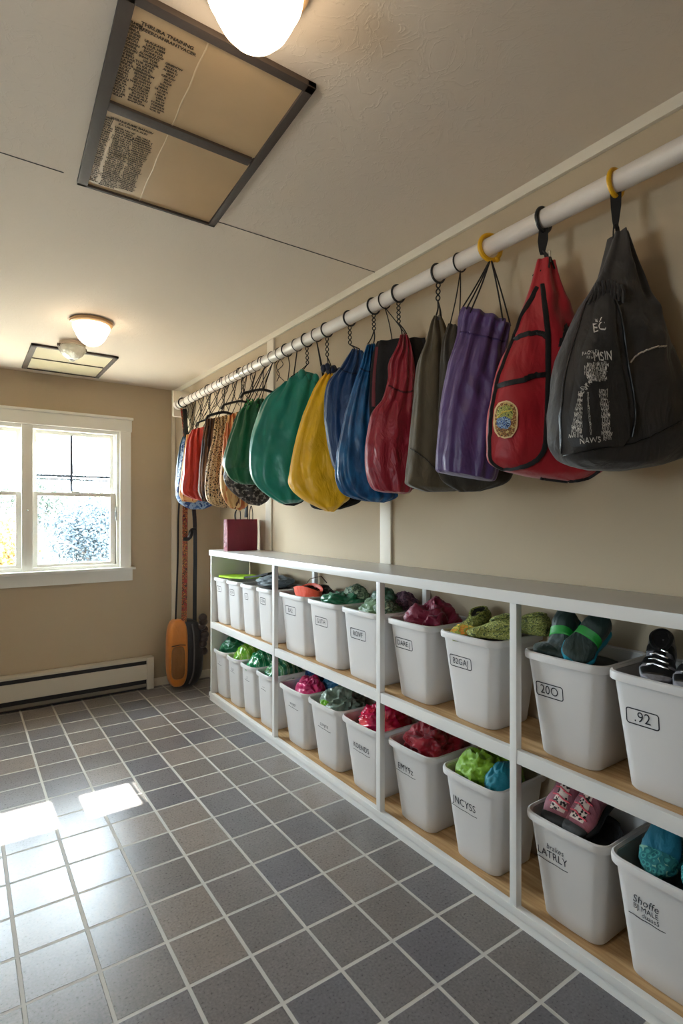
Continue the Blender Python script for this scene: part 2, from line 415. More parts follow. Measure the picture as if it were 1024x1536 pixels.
def branches(mb, base, d, L, r, depth, rnd, spread=.55):
    p = Vector(base); pts = [p.copy()]; rr = [r]; d = Vector(d).normalized()
    for i in range(4):
        d = (d+Vector((rnd.gauss(0, .13), rnd.gauss(0, .13), rnd.gauss(0, .06)))).normalized(); p = p+d*L/4; pts.append(p.copy()); rr.append(r*(1-.12*(i+1)))
    mb.tube(pts, rr, 5)
    if depth > 0:
        for k in range(3):
            q = pts[2+k % 3]
            nd = (d+Vector((rnd.gauss(0, spread), rnd.gauss(0, spread), rnd.gauss(0, .3)))).normalized()
            branches(mb, q, nd, L*.68, r*.5, depth-1, rnd, spread)
BARK = mat('bark', rgb(86, 80, 78), .9, bump=.4, bscale=20)
def shrub(name, label, cat, x, y, hgt, rad, col, seed, n=2600, group=None):
    rnd = random.Random(seed)
    t = thing(name, label, cat, (x, y, -.4), group)
    f = MB()
    for k in range(7):
        a = rnd.uniform(0, 2*PI); rr = rad*rnd.uniform(.1, .6)
        zz = -.4+hgt*rnd.uniform(.35, .8)
        leaf_cloud(f, (x+math.cos(a)*rr, y+math.sin(a)*rr, zz), rad*.6, rad*.6, hgt*.24, int(n*2.4)//7, .036, rnd)
    f.build('foliage', col, t, smooth=False)
    b = MB(); branches(b, (x, y, -.4), (0, 0, 1), hgt*.55, .05, 2, rnd)
    b.build('trunk', BARK, t)
    return t
LEAF_B = mat('leaf_bluegreen', rgb(66, 78, 86), .7, var=.35, vscale=3)
LEAF_G = mat('leaf_green', rgb(72, 80, 70), .7, var=.35, vscale=3)
LEAF_Y = mat('leaf_gold', rgb(150, 120, 62), .7, var=.3, vscale=3)

# ------------------------------------------------------------------ ceiling panels
FRM = mat('bronze_frame', rgb(70, 58, 50), .65, metal=.0, bump=.1, bscale=60)
DIFF = mat('aged_diffuser', rgb(198, 166, 124), .32, var=.07, vscale=5, bump=.1, bscale=7)
DIFF2 = mat('aged_diffuser_pale', rgb(196, 184, 152), .35, var=.05, vscale=6)
CREASE = mat('diffuser_crease', rgb(216, 192, 152), .4)
def ceiling_panel(label, x0, x1, y0, y1, ym, fw, df, bar, texts):
    t = thing('ceiling_light_panel', label, 'ceiling panel', ((x0+x1)/2, (y0+y1)/2, HC-.02), None)
    z0, z1 = HC-.014, HC
    f = MB().box(x0, x0+fw, y0, y1, z0, z1, bev=.002).box(x1-fw*.8, x1, y0, y1, z0, z1, bev=.002).box(x0, x1, y0, y0+fw*.8, z0, z1, bev=.002).box(x0, x1, y1-.012, y1, z0, z1, bev=.002)
    f.build('frame', FRM, t)
    MB().box(x0+fw, x1-fw, ym-bar/2, ym+bar/2, z0, z1, bev=.002).build('crossbar', FRM, t)
    for a, b in ((y0+fw*.6, ym-bar/2), (ym+bar/2, y1-.008)):
        d = MB().box(x0+fw*.8, x1-fw*.6, a, b, HC-.007, HC-.002).build('diffuser', df, t, smooth=False)
        if texts:
            xc = x0+(x1-x0)*.415
            pts = [(xc+.0012*math.sin(k*1.3), a+(b-a)*k/12, HC-.0075) for k in range(13)]
            MB().tube(pts, .0022, 6, flat=.3).build('crease', CREASE, d)
    return t
random.seed(3)
cp = ceiling_panel('large framed yellowed ceiling light panel with printed text, under the big near lamp', .288, .738, 1.132, 1.885, 1.480, .030, DIFF, .034, True)
ceiling_panel('small framed ceiling panel with two plain pale fields near the back wall', .355, .858, 3.81, 4.45, 4.13, .032, DIFF2, .006, False)
PRINT = mat('faded_print', rgb(66, 52, 34), .8)
SYL = ['IN', 'LA', 'ME', 'TOR', 'UL', 'BAN', 'CER', 'DO', 'KA', 'NU', 'RIL', 'SE', 'VA', 'WI', 'PO', 'HEM', 'AL', 'GI']
def gib(n):
    s = ''
    while len(s) < n: s += random.choice(SYL)+(' ' if random.random() < .35 else '')
    return s[:n].strip()
def ceiling_text(parent, lines, x, y, size, dy):
    mb = MB()
    for i, (tx, dx, sc) in enumerate(lines):
        vs, fs = text_mesh(tx, size*sc, 1.0, 0.0, .0005)
        mb.add([(x+dx+v.x, y+dy*i-v.y, HC-.0082) for v in vs], fs)
    mb.build('printed_text', PRINT, parent, smooth=False)
dfs = [o for o in cp.children if o.name.startswith('diffuser')]
ceiling_text(dfs[0], [('THRURA TNAINNG', 0, 1.0), ('REEERDANRANTVACER', .004, .9)], .395, 1.196, .013, .014)
ceiling_text(dfs[0], [(gib(7), random.uniform(-.004, .004), 1) for i in range(26)], .325, 1.205, .009, .0092)
ceiling_text(dfs[0], [(gib(8), random.uniform(-.006, .006), 1) for i in range(22)], .375, 1.235, .009, .0095)
ceiling_text(dfs[0], [(gib(random.choice((4, 7))), random.uniform(-.004, .004), .9) for i in range(18)], .424, 1.27, .009, .0098)
ceiling_text(dfs[1], [(gib(16), 0, 1.0), (gib(14), .004, .9)], .385, 1.525, .011, .013)
ceiling_text(dfs[1], [(gib(5), random.uniform(-.004, .004), 1) for i in range(33)], .325, 1.53, .009, .0098)
ceiling_text(dfs[1], [(gib(9), random.uniform(-.003, .003), 1) for i in range(31)], .372, 1.555, .0095, .0098)
ceiling_text(dfs[1], [(gib(9), random.uniform(-.003, .003), 1) for i in range(29)], .423, 1.56, .009, .0098)

for o_ in [cp]+list(cp.children_recursive):
    if o_.type == 'MESH':
        off = total_loc(o_)
        for v in o_.data.vertices: v.co.x += .052*(v.co.y+off.y-1.885)+.012
# ------------------------------------------------------------------ ceiling lamps
LAMPBASE = mat('lamp_base', rgb(196, 160, 116), .4)
def glow():
    m = bpy.data.materials.new('lit_opal_glass'); m.use_nodes = True; b = m.node_tree.nodes['Principled BSDF']
    b.inputs['Base Color'].default_value = rgb(255, 246, 230); b.inputs['Emission Color'].default_value = (1, .80, .56, 1); b.inputs['Emission Strength'].default_value = LAMP_E
    b.inputs['Roughness'].default_value = .3
    return m
GLOW = glow()
def lamp(label, x, y, r):
    t = thing('ceiling_lamp', label, 'ceiling lamp', (x, y, HC-.15), 'ceiling lamps')
    MB().lathe((x, y, HC), [(.02, 0), (r*.98, 0), (r*1.06, -.006), (r*1.06, -.018), (r*.96, -.026), (r*.6, -.026)], 40).build('base', LAMPBASE, t)
    MB().lathe((x, y, HC), [(r*.90, -.022), (r*.93, -.034), (r*.90, -.05), (r*.82, -.064), (r*.76, -.078), (r*.64, -.100), (r*.46, -.120), (r*.24, -.132), (.004, -.136)], 40, cap1=True).build('lamp_shade', GLOW, t)
lamp('glowing opal glass ceiling lamp at the top edge, beside the large text panel', .470, .972, .102)
lamp('glowing opal glass ceiling lamp farther back, above the small pale ceiling panel', .581, 3.20, .100)
t = thing('glass_ceiling_fixture', 'small unlit clear glass ceiling fixture beside the farther lamp', 'ceiling fixture', (.56, 3.68, HC-.11))
MB().lathe((.56, 3.68, HC), [(.01, 0), (.072, 0), (.074, -.014), (.064, -.02)], 30).build('base', mat('fixture_plate', rgb(196, 180, 160), .5), t)
CG = mat('cut_glass', rgb(236, 236, 220), .12, trans=.45, bump=.9, bscale=55)
MB().lathe((.56, 3.68, HC), [(.064, -.016), (.078, -.028), (.074, -.05), (.055, -.075), (.03, -.094), (.012, -.10), (.002, -.101)], 30, cap1=True).build('glass_bowl', CG, t)
for a in (0.3, PI+.3, PI/2+.3):
    MB().box(.56+.08*math.cos(a)-.009, .56+.08*math.cos(a)+.009, 3.68+.08*math.sin(a)-.007, 3.68+.08*math.sin(a)+.007, HC-.036, HC-.018, bev=.002).build('clip', mat('fixture_clip', rgb(82, 66, 54), .4), t)
MB().ring((.56, 3.68, HC-.104), (0, 0, 1), .014, .003, 16, 6).build('finial', CHROME, t)

# ------------------------------------------------------------------ baseboard heater
HT = mat('heater_enamel', rgb(206, 196, 178), .4)
HD = mat('heater_dark', rgb(38, 33, 32), .6)
hx0, hx1, hy = -1.2, 1.287, YB-.075
t = thing('baseboard_heater', 'long cream baseboard heater along the back wall under the window', 'heater', (0, YB-.04, 0))
m = MB().box(hx0, hx1-.055, hy+.012, YB-.001, .238, .258, bev=.003).box(hx0, hx1-.05, hy, hy+.012, .085, .205, bev=.003).box(hx0, hx1-.05, YB-.012, YB-.001, .01, .258)
m.box(hx0, hx1-.05, hy, hy+.01, .236, .256, bev=.002)
m.build('housing', HT, t)
MB().box(hx1-.056, hx1, hy-.003, YB-.001, .004, .260, bev=.004).build('end_cap', HT, t)
MB().box(hx0, hx1-.05, hy+.015, YB-.013, .012, .236).build('heating_fins', HD, t, smooth=False)
MB().box(hx0, hx1-.056, hy+.004, hy+.014, .025, .050, bev=.002).build('lower_rail', mat('rail_grey', rgb(120, 112, 98), .5), t)

# ------------------------------------------------------------------ shelf unit
WOOD = speckle('shelf_wood', [rgb(186, 150, 104), rgb(202, 168, 120), rgb(176, 138, 92), rgb(210, 176, 130)], 2.5, .5, (14, 1, 14), kind='soft', bump=.05)
SX0, SX1, SY0, SY1 = 1.555, XN-.014, 0.36, 3.985
sh = thing('storage_shelf', 'long low white two-row shelf unit holding the bins along the right wall', 'shelf unit', (1.7, 2.1, 0))
MB().box(SX0-.008, SX1+.012, SY0-.012, SY1+.01, 1.098, 1.140, bev=.004).build('top_board', WHITEP, sh)
MB().box(SX0, SX0+.022, SY0, SY1, .553, .600, bev=.003).build('shelf_lip', WHITEP, sh)
MB().box(SX0+.022, SX1, SY0, SY1, .572, .597).build('shelf_board', WOOD, sh, smooth=False)
MB().box(SX0+.022, SX1, SY0, SY1, .030, .058).build('bottom_board', WOOD, sh, smooth=False)
MB().box(SX0-.004, SX0+.022, SY0, SY1+.02, .036, .064, bev=.003).box(SX0+.004, SX0+.022, SY0, SY1+.02, 0, .036).build('plinth', WHITEP, sh)
MB().box(SX0+.001, SX1, SY1-.022, SY1, .058, 1.098, bev=.003).build('end_panel', WHITEP, sh)
MB().box(SX0+.001, SX1, SY0, SY0+.022, .058, 1.098, bev=.003).build('end_panel', WHITEP, sh)
for y in (2.965, 1.950, 1.212):
    MB().box(SX0-.002, SX0+.026, y-.014, y+.014, .050, 1.100, bev=.003).build('front_post', WHITEP, sh)
    MB().box(SX1-.03, SX1-.002, y-.014, y+.014, .056, 1.100, bev=.003).build('back_post', WHITEP, sh)

# ------------------------------------------------------------------ bins
BINM = mat('bin_plastic', rgb(216, 213, 211), .42, bump=.03, bscale=200)
def rrect(cx_, cy_, w, d, r, bow=0.0, n=6):
    """rounded rectangle, w along y, d along x, front (-x) side bowed outwards"""
    P = []
    for (sx, sy, a0) in ((1, 1, 0), (-1, 1, PI/2), (-1, -1, PI), (1, -1, 1.5*PI)):
        for i in range(n+1):
            a = a0+PI/2*i/n
            P.append([sx*(d/2-r)+r*math.cos(a), sy*(w/2-r)+r*math.sin(a)])
        if (sx, sy) == (-1, 1) or (sx, sy) == (1, -1):
            a = P[-1]; e = -1 if sx == -1 else 1
            for k in range(1, 8): P.append([a[0], (w/2-r)*(1-2*k/8)*sy])
    out = []
    for x, y in P:
        k = max(0, 1-(y/(w/2))**2)
        out.append((cx_+x-(bow*k if x < 0 else 0), cy_+y))
    return out
def make_bin(name, wt, dt, wb, db, hgt):
    t = thing(name, '', 'bin', (0, 0, 0))
    b = MB(); R = []
    rows = [(0.0, -.004), (.006, 0)]+[(hgt*k/6, 0) for k in range(1, 7)]
    def dims(z, ins):
        q = z/hgt; return wb+(wt-.016-wb)*q-2*ins, db+(dt-.016-db)*q-2*ins
    xo = lambda z: (dt-db)*.5*(z/hgt)*0.0
    for z, e in rows:
        w_, d_ = dims(z, -e); R.append([(p[0], p[1], z) for p in rrect(0, 0, w_, d_, .034, .006)])
    for z in (hgt, hgt*.6, .03, .012):
        w_, d_ = dims(z, .004); R.append([(p[0], p[1], z) for p in rrect(0, 0, w_, d_, .031, .006)])
    b.rings(R); b.build('body', BINM, t)
    r = MB(); w_, d_ = wt-.016, dt-.016; prof = [(-.004, .004), (.004, .009), (.010, .006), (.012, -.002), (.011, -.016), (.006, -.018), (.004, -.006), (-.001, -.004)]
    RR = []
    for off, z in prof+[prof[0]]:
        RR.append([(p[0], p[1], hgt+z) for p in rrect(0, 0, w_+2*off, d_+2*off, .034+off, .010)])
    r.rings(RR, False, False); r.build('rim', BINM, t)
    return t
B_near = make_bin('storage_bin', .292, .300, .205, .215, .335)
B_mid = make_bin('storage_bin', .318, .300, .258, .235, .335)
B_midl = make_bin('storage_bin', .318, .300, .215, .225, .330)
B_far = make_bin('storage_bin', .232, .290, .200, .240, .330)
used = set()
def rounded_frame(w, h, r, lw):
    """outline of a rounded label box as a flat ribbon in (x,y)"""
    def path(o):
        P = []
        for sx, sy, a0 in ((1, 1, 0), (-1, 1, PI/2), (-1, -1, PI), (1, -1, 1.5*PI)):
            for i in range(5):
                a = a0+PI/2*i/4; P.append((sx*(w/2-r)+(r+o)*math.cos(a), sy*(h/2-r)+(r+o)*math.sin(a)))
        return P
    A, B = path(-lw/2), path(lw/2); n = len(A)
    return [(p[0], p[1], 0) for p in A+B], [(i, (i+1) % n, (i+1) % n+n, i+n) for i in range(n)]
BINS = {}
def place_bin(proto, key, y, z, label, texts, box=None, under=None, tz=.225, ty=0.02, xfront=1.578, hgt=.335, dt=.300, db=.215, row='row', scale=1.0):
    xc = xfront+dt/2
    if id(proto) not in used: used.add(id(proto)); b = proto; b['first'] = 1
    else: b = copy_tree(CLEAN[id(proto)])
    b.location = (xc, y, z); b['label'] = label; b['category'] = 'bin'; b['group'] = 'white storage bins on the shelf'
    if 'first' in b: del b['first']
    # marking drawn on the front face, which leans outwards towards the rim
    mb = MB()
    lean = (dt-.016-db)/2/hgt
    def put(vs, fs, oy, oz):
        P = []
        for v in vs:
            zz = tz+oz+v[1]; yy = ty*0+oy-v[0]
            xx = -(db/2+lean*zz)-.006*max(0, 1-(yy/.12)**2)-.0012
            P.append((xc+xx, y+ty+yy, z+zz))
        mb.add(P, fs)
    n = len(texts)
    for i, (tx, size, dx, dz, shr) in enumerate(texts):
        vs, fs = text_mesh(tx, size, 1.05, shr); put([(v.x*.86, v.y) for v in vs], fs, -dx, dz)
    if box:
        vs, fs = rounded_frame(box[0], box[1], .007, .0035); put([(v[0], v[1]) for v in vs], fs, 0, 0)
    if under:
        for (x0, z0, x1, z1) in under:
            N_ = 8; vs = []; fs = []
            for i in range(N_+1):
                x_ = x0+(x1-x0)*i/N_; z_ = z0+(z1-z0)*i/N_+.001*math.sin(i*1.7)
                vs += [(x_, z_-.0013), (x_, z_+.0013)]
            for i in range(N_): fs.append((2*i, 2*i+2, 2*i+3, 2*i+1))
            put(vs, fs, 0, 0)
    mb.build('marker_writing', INK, [c for c in b.children if c.name.startswith('body')][0], smooth=False)
    BINS[key] = (xc, y, z, z+hgt)
    return b
CLEAN = {}
for p_ in (B_near, B_mid, B_midl, B_far):
    c = copy_tree(p_); CLEAN[id(p_)] = c
Z1, Z2 = .600, .0645
R1, R2 = Z1, Z2
Z1 = .5985; Z2 = .0595
# upper row, far to near
f4 = [3.872, 3.635, 3.396, 3.118]
up_far = [('EA', 'farthest of the upper row, against the shelf end panel'), ('ICDN', 'second from the far end, upper row, lime fin on its rim'),
          ('L1', 'third from the far end, upper row, small square label'), ('CON', 'upper row, just beyond the farthest post, under the grey cap')]
for i, (tx, lb) in enumerate(up_far):
    place_bin(B_far, 'u%d' % i, f4[i] if i < 3 else 3.150, Z1, 'slim bin, '+lb, [(tx, .026, 0, 0, 0)], box=(.05 if i == 2 else .075, .040), tz=.255, ty=.015, hgt=.33, dt=.29, db=.24, xfront=1.580)
low_far = [('3', 'farthest of the lower row, holding a dark green bundle'), ('CUZ', 'second from the far end, lower row, under the lime green bundle'),
           ('..2', 'third from the far end, lower row, marked with one stroke'), ('-----', 'lower row, just beyond the farthest post, marked with two short lines')]
for i, (tx, lb) in enumerate(low_far):
    place_bin(B_far, 'l%d' % i, f4[i] if i < 3 else 3.150, Z2, 'slim bin, '+lb, [(tx, .024, 0, 0.004, 0)], under=[(-.035, -.012, .035, -.016)], tz=.245, ty=.01, hgt=.33, dt=.29, db=.24, xfront=1.580)
mid_y = [2.792, 2.462, 2.132]
place_bin(B_mid, 'I', mid_y[0], Z1, 'white upper row bin with the orange pouch, first of three in its bay', [('EA2', .036, 0, 0, 0)], box=(.115, .048), tz=.245, ty=.02, db=.235)
place_bin(B_mid, 'J', mid_y[1], Z1, 'white upper row bin boxed GUTH, with the dark green wrapped bundle', [('GUTH', .034, 0, 0, 0)], box=(.118, .046), tz=.232, ty=.02, db=.235)
place_bin(B_mid, 'K', mid_y[2], Z1, 'white upper row bin boxed ROVF, just beyond the middle post', [('ROVF', .036, 0, 0, 0)], box=(.122, .048), tz=.222, ty=.02, db=.235)
place_bin(B_midl, 'L', mid_y[0]-.005, Z2, 'white lower row bin with the magenta bundle', [('wuyer', .030, 0, .010, .2)], under=[(-.055, -.012, .058, -.014)], tz=.235, ty=.0, hgt=.33, db=.225)
place_bin(B_midl, 'M', mid_y[1]-.005, Z2, 'white lower row bin with the grey green plastic bag', [('cuvyre', .032, 0, .010, .15)], under=[(-.062, -.012, .062, -.014)], tz=.215, ty=.0, hgt=.33, db=.225)
place_bin(B_midl, 'N', mid_y[2]-.003, Z2, 'white lower row bin with the pink and red bundle, beside the middle post', [('KOENDS', .036, 0, .012, 0)], under=[(-.066, -.012, .066, -.014)], tz=.205, ty=.0, hgt=.33, db=.225)
place_bin(B_near, 'A', 1.782, Z1, 'white upper row bin boxed DARE.J, with burgundy cloth', [('DARE.J', .032, 0, 0, 0)], box=(.108, .044), tz=.240, ty=.035)
place_bin(B_near, 'B', 1.452, Z1, 'white upper row bin boxed 82GAJ, with the yellow green knit slippers', [('82GAJ', .034, 0, 0, 0)], box=(.108, .044), tz=.232, ty=.035)
place_bin(B_near, 'C', 1.778, Z2, 'white lower row bin with dark red cloth, just past the middle post', [('EMY9z', .040, 0, .012, .1)], under=[(-.062, -.010, .062, -.012)], tz=.225, ty=.03, hgt=.335)
place_bin(B_near, 'D', 1.440, Z2, 'white lower row bin with lime and teal cloth', [('JNCYSS', .040, 0, .014, .05)], under=[(-.066, -.012, .066, -.014)], tz=.215, ty=.03)
place_bin(B_near, 'G', 1.052, Z1, 'white upper row bin boxed 200, with the black and green shoes', [('20O', .042, 0, 0, 0)], box=(.098, .044), tz=.222, ty=.045)
place_bin(B_near, 'H', 0.752, Z1, 'white upper row bin nearest the camera, with black strappy sandals', [('.92', .044, 0, 0, 0)], box=(.090, .044), tz=.222, ty=.045)
place_bin(B_near, 'E', 1.042, Z2, 'white lower row bin with the pink leopard shoes', [('brakes', .026, .012, .026, .2), ('LATRLY', .036, 0, -.002, 0)], under=[(-.058, -.026, .058, -.028)], tz=.225, ty=.045)
place_bin(B_near, 'F', 0.748, Z2, 'white lower row bin nearest the camera, with the teal slippers', [('Shoffe', .032, .0, .026, .2), ('BJ MALE', .022, 0, .004, 0), ('duass5', .020, .012, -.014, .1)], under=[(-.050, -.026, .052, -.028), (-.050, -.022, -.050, .012)], tz=.215, ty=.04)
for c in CLEAN.values():
    for ch in list(c.children): bpy.data.objects.remove(ch)
    bpy.data.objects.remove(c)

# ------------------------------------------------------------------ bin contents
def bundle(name, label, cat, key, m, dy=0.0, dx=0.0, wy=.10, wx=.11, top=.05, deep=True, seed=1, lump=.35, ridge=3.0, group=None, z0=None, n=40, rows=22, sub=None):
    n = 60; rows = 34
    """stuffed cloth: fills the bin downwards, with a creased dome above the rim"""
    xc, yc, zb, zr = BINS[key]
    x, y = xc+dx, yc+dy
    zbot = zb+.016 if deep else (zr-.055 if z0 is None else z0)
    R = []; so = Vector((seed*3.1, seed*1.7, seed*.9))
    if deep:
        for q in (0.0, .15, .4, .7):
            k = .50+.40*q
            R.append([(x+wx*k*math.cos(a)*.8, y+wy*k*math.sin(a)*.8, zbot+(zr-.05-zbot)*q) for a in [2*PI*j/n for j in range(n)]])
        zc = zr-.035
    else: zc = zbot+.02
    H = zr+top-zc
    for i in range(rows+1):
        e = PI/2*i/rows
        if not deep: e = -PI/4+(PI*.75)*i/rows
        ring = []
        for j in range(n):
            a = 2*PI*j/n
            d = Vector((math.cos(e)*math.cos(a), math.cos(e)*math.sin(a), math.sin(e)))
            f1 = noise.noise(d*1.6+so); f2 = 1-2*abs(noise.noise(d*ridge+so*2)); f3 = 1-2*abs(noise.noise(d*ridge*2.3+so))
            k = 1+lump*(f1*.8+(f2-.6)*.45+(f3-.6)*.18)-.10*lump*abs(noise.noise(d*ridge*5.5+so*3))*2.2
            px_, py_ = wx*d.x*min(k, 1.12), wy*d.y*min(k, 1.12)
            ring.append((x+px_, y+py_, zc+H*d.z*k))
        R.append(ring)
    o = MB().rings(R).build(name, m, angle=80)
    tag(o, label, cat, group)
    return o
C_BURG = cloth('burgundy_cloth', rgb(132, 20, 56), .5)
C_DRED = cloth('dark_red_satin', rgb(156, 16, 40), .35)
C_ORNG = cloth('orange_cloth', rgb(244, 92, 58), .5)
C_PINK = speckle('pink_red_pattern', [rgb(220, 50, 70), rgb(236, 120, 120), rgb(200, 24, 60), rgb(190, 30, 84)], 9, .25, kind='soft', bump=.6)
C_MAG = cloth('magenta_shiny', rgb(206, 24, 104), .3)
C_LIME = cloth('lime_cloth', rgb(126, 172, 30), .5)
C_TEAL = cloth('teal_cloth', rgb(12, 132, 152), .5)
C_GGRN = cloth('grey_green_plastic', rgb(112, 132, 116), .25)
C_DGRN = cloth('deep_green_plastic', rgb(30, 112, 74), .25)
C_OLV = cloth('sage_cloth', rgb(96, 128, 88), .45)
C_BLUEK = speckle('navy_knit', [rgb(22, 66, 128), rgb(14, 44, 92), rgb(40, 96, 160)], 55, .8, kind='vor', bump=.6)
C_MESHG = speckle('grey_mesh', [rgb(120, 140, 112), rgb(72, 92, 74), rgb(150, 168, 138)], 50, .6, kind='vor')
C_KNIT = speckle('yellow_green_knit', [rgb(150, 152, 70), rgb(112, 122, 58), rgb(176, 176, 96), rgb(90, 100, 52)], 75, .8, (1, 1, 2), kind='vor', bump=.9)
C_KNITY = speckle('yellow_orange_knit', [rgb(206, 178, 50), rgb(222, 130, 40), rgb(150, 160, 60), rgb(230, 200, 90)], 45, .8, kind='vor', bump=.8)
C_PURPK = speckle('mauve_knit', [rgb(112, 74, 96), rgb(84, 62, 78), rgb(136, 100, 116)], 55, .7, kind='vor')
def wrap(name, c1, c2, c3): return speckle(name, [rgb(*c1), rgb(*c2), rgb(*c1), rgb(*c3), rgb(*c2)], 8, .18, (1, 2.4, 1), pos=[0, .35, .5, .72, .84], kind='wave', bump=.4)
W_GRN = wrap('striped_green_wrap', (28, 120, 74), (52, 150, 100), (176, 214, 180))
W_GRN2 = wrap('striped_pale_green_wrap', (40, 110, 78), (96, 150, 96), (196, 222, 190))
W_LIME = wrap('striped_lime_wrap', (96, 160, 40), (140, 186, 60), (206, 220, 150))
# lower row, far bay: four wrapped green bundles
bundle('wrapped_bundle', 'dark green bundle wrapped in plastic, farthest in the lower row', 'bundle', 'l0', C_DGRN, wy=.105, wx=.13, top=.085, seed=2, group='green wrapped bundles')
bundle('wrapped_bundle', 'bright lime green wrapped bundle in the second lower bin from the far end', 'bundle', 'l1', W_LIME, wy=.112, wx=.13, top=.100, seed=4, lump=.15, group='green wrapped bundles')
bundle('wrapped_bundle', 'green and white striped wrapped bundle beside the lime green one', 'bundle', 'l2', W_GRN, wy=.112, wx=.13, top=.100, seed=9, lump=.18, group='green wrapped bundles')
bundle('wrapped_bundle', 'pale striped green wrapped bundle in the lower bin next to the farthest post', 'bundle', 'l3', W_GRN2, wy=.112, wx=.13, top=.090, seed=5, lump=.2, group='green wrapped bundles')
# upper row, far bay: fin and grey cap lying across the rims
xc, yc, zb, zr = BINS['u1']
def blade(name, label, cat, m1, P, thick, m2=None, P2=None):
    """flat springy shape: outline in the shelf plane with real thickness, arched"""
    def slab(P):
        n = len(P); top = [(p[0], p[1], p[2]+thick/2) for p in P]; bot = [(p[0], p[1], p[2]-thick/2) for p in P]
        mb = MB(); mb.add(top+bot, [tuple(range(n)), tuple(reversed(range(n, 2*n)))]+[(i, i+n, (i+1) % n+n, (i+1) % n) for i in range(n)]); return mb
    t = thing(name, label, cat, (sum(p[0] for p in P)/len(P), sum(p[1] for p in P)/len(P), min(p[2] for p in P)))
    slab(P).build('blade', m1, t, smooth=False)
    if P2: slab(P2).build('foot_pocket', m2, t, smooth=False)
    return t
LIMEP = mat('lime_rubber', rgb(164, 206, 24), .45)
zt = zr+.016
blade('swim_fin', 'lime green and black swim fin lying across the far upper bins', 'swim fin', LIMEP,
      [(1.60, 3.93, zt), (1.61, 3.76, zt+.004), (1.66, 3.62, zt+.008), (1.78, 3.58, zt+.012), (1.80, 3.76, zt+.008), (1.72, 3.93, zt+.002)], .014,
      BLACK, [(1.665, 3.625, zt+.012), (1.70, 3.50, zt+.03), (1.74, 3.40, zt+.055), (1.82, 3.42, zt+.06), (1.82, 3.56, zt+.03), (1.78, 3.60, zt+.012)])
CAPG = cloth('slate_cap', rgb(104, 116, 122), .6)
bundle('cap', 'slate grey cap on the third far upper bin', 'cap', 'u2', CAPG, dy=-.13, dx=-.0, wy=.135, wx=.115, top=.072, deep=False, z0=zr+.012, seed=12, lump=.25)
bundle('shoe_bag', 'black cloth lump tucked behind the grey cap', 'cloth', 'u3', BLACK, dy=.03, wy=.10, wx=.11, top=.0, seed=14)
bundle('folded_shirt', 'dark grey cloth filling the third far upper bin under the cap', 'cloth', 'u2', mat('charcoal_cloth', rgb(58, 60, 62), .8, bump=.2), wy=.10, wx=.11, top=-.006, seed=17)
bundle('folded_shirt', 'pale green cloth filling the second far upper bin under the fin', 'cloth', 'u1', C_OLV, wy=.095, wx=.11, top=-.004, seed=18)
# upper row, second bay
xc, yc, zb, zr = BINS['I']
bundle('cloth_bundle', 'black cloth at the back of the upper bin with the orange pouch', 'cloth', 'I', BLACK, wy=.135, wx=.125, top=.055, dx=.015, seed=21)
t = thing('pouch', 'bright orange open pouch on the first bin of the second upper bay', 'pouch', (xc-.07, yc-.04, zr-.01))
R = []
for i, q in enumerate([0, .15, .4, .7, 1.0]):
    R.append([(xc-.065+(.055+.012*q)*math.cos(a)*1.0, yc-.055+(.105+.018*q+.006*math.sin(3*a+q))*math.sin(a), zr-.012+q*(.062+.014*math.sin(a*2+1))) for a in [2*PI*j/36 for j in range(36)]])
R += [[(xc-.065+(p[0]-xc+.065)*.93, yc-.055+(p[1]-yc+.055)*.95, p[2]-dz) for p in R[4]] for dz in (.002, .03)]
MB().rings(R).build('shell', C_ORNG, t, angle=80)
hp = [(xc-.02, yc+.05-.0, zr+.05), (xc+.0, yc+.03, zr+.085), (xc+.02, yc-.06, zr+.108), (xc+.02, yc-.12, zr+.075)]
MB().tube(hp, .004, 6, flat=.5).build('handle', mat('brown_strap', rgb(72, 44, 36), .6), t)
bundle('wrapped_bundle', 'dark green bundle in clear plastic in the bin boxed GUTH', 'bundle', 'J', C_DGRN, wy=.14, wx=.125, top=.050, dx=-.01, seed=23, lump=.4)
bundle('cloth_bundle', 'grey mesh lump behind the dark green bundle, toward the wall', 'cloth', 'J', C_MESHG, dy=-.03, dx=.06, wy=.09, wx=.06, top=.085, deep=False, z0=BINS['J'][3]+.01, seed=24)
bundle('wrapped_bundle', 'rounded sage green bundle in the bin boxed ROVF', 'bundle', 'K', C_OLV, wy=.135, wx=.125, top=.055, seed=26, lump=.35)
bundle('cloth_bundle', 'deep green ball of cloth on top of the sage bundle', 'cloth', 'K', cloth('forest_cloth', rgb(44, 92, 62), .45), dy=.015, dx=.03, wy=.075, wx=.06, top=.10, deep=False, z0=BINS['K'][3]+.028, seed=27)
bundle('cloth_bundle', 'pale mesh pouch at the front right of the sage bundle', 'cloth', 'K', C_MESHG, dy=-.085, dx=-.055, wy=.055, wx=.05, top=.062, deep=False, z0=BINS['K'][3]+.004, seed=28)
bundle('cloth_bundle', 'mauve knitted lump seen just past the middle post', 'cloth', 'K', C_PURPK, dy=-.075, dx=.085, wy=.065, wx=.055, top=.085, deep=False, z0=BINS['K'][3]+.008, seed=29)
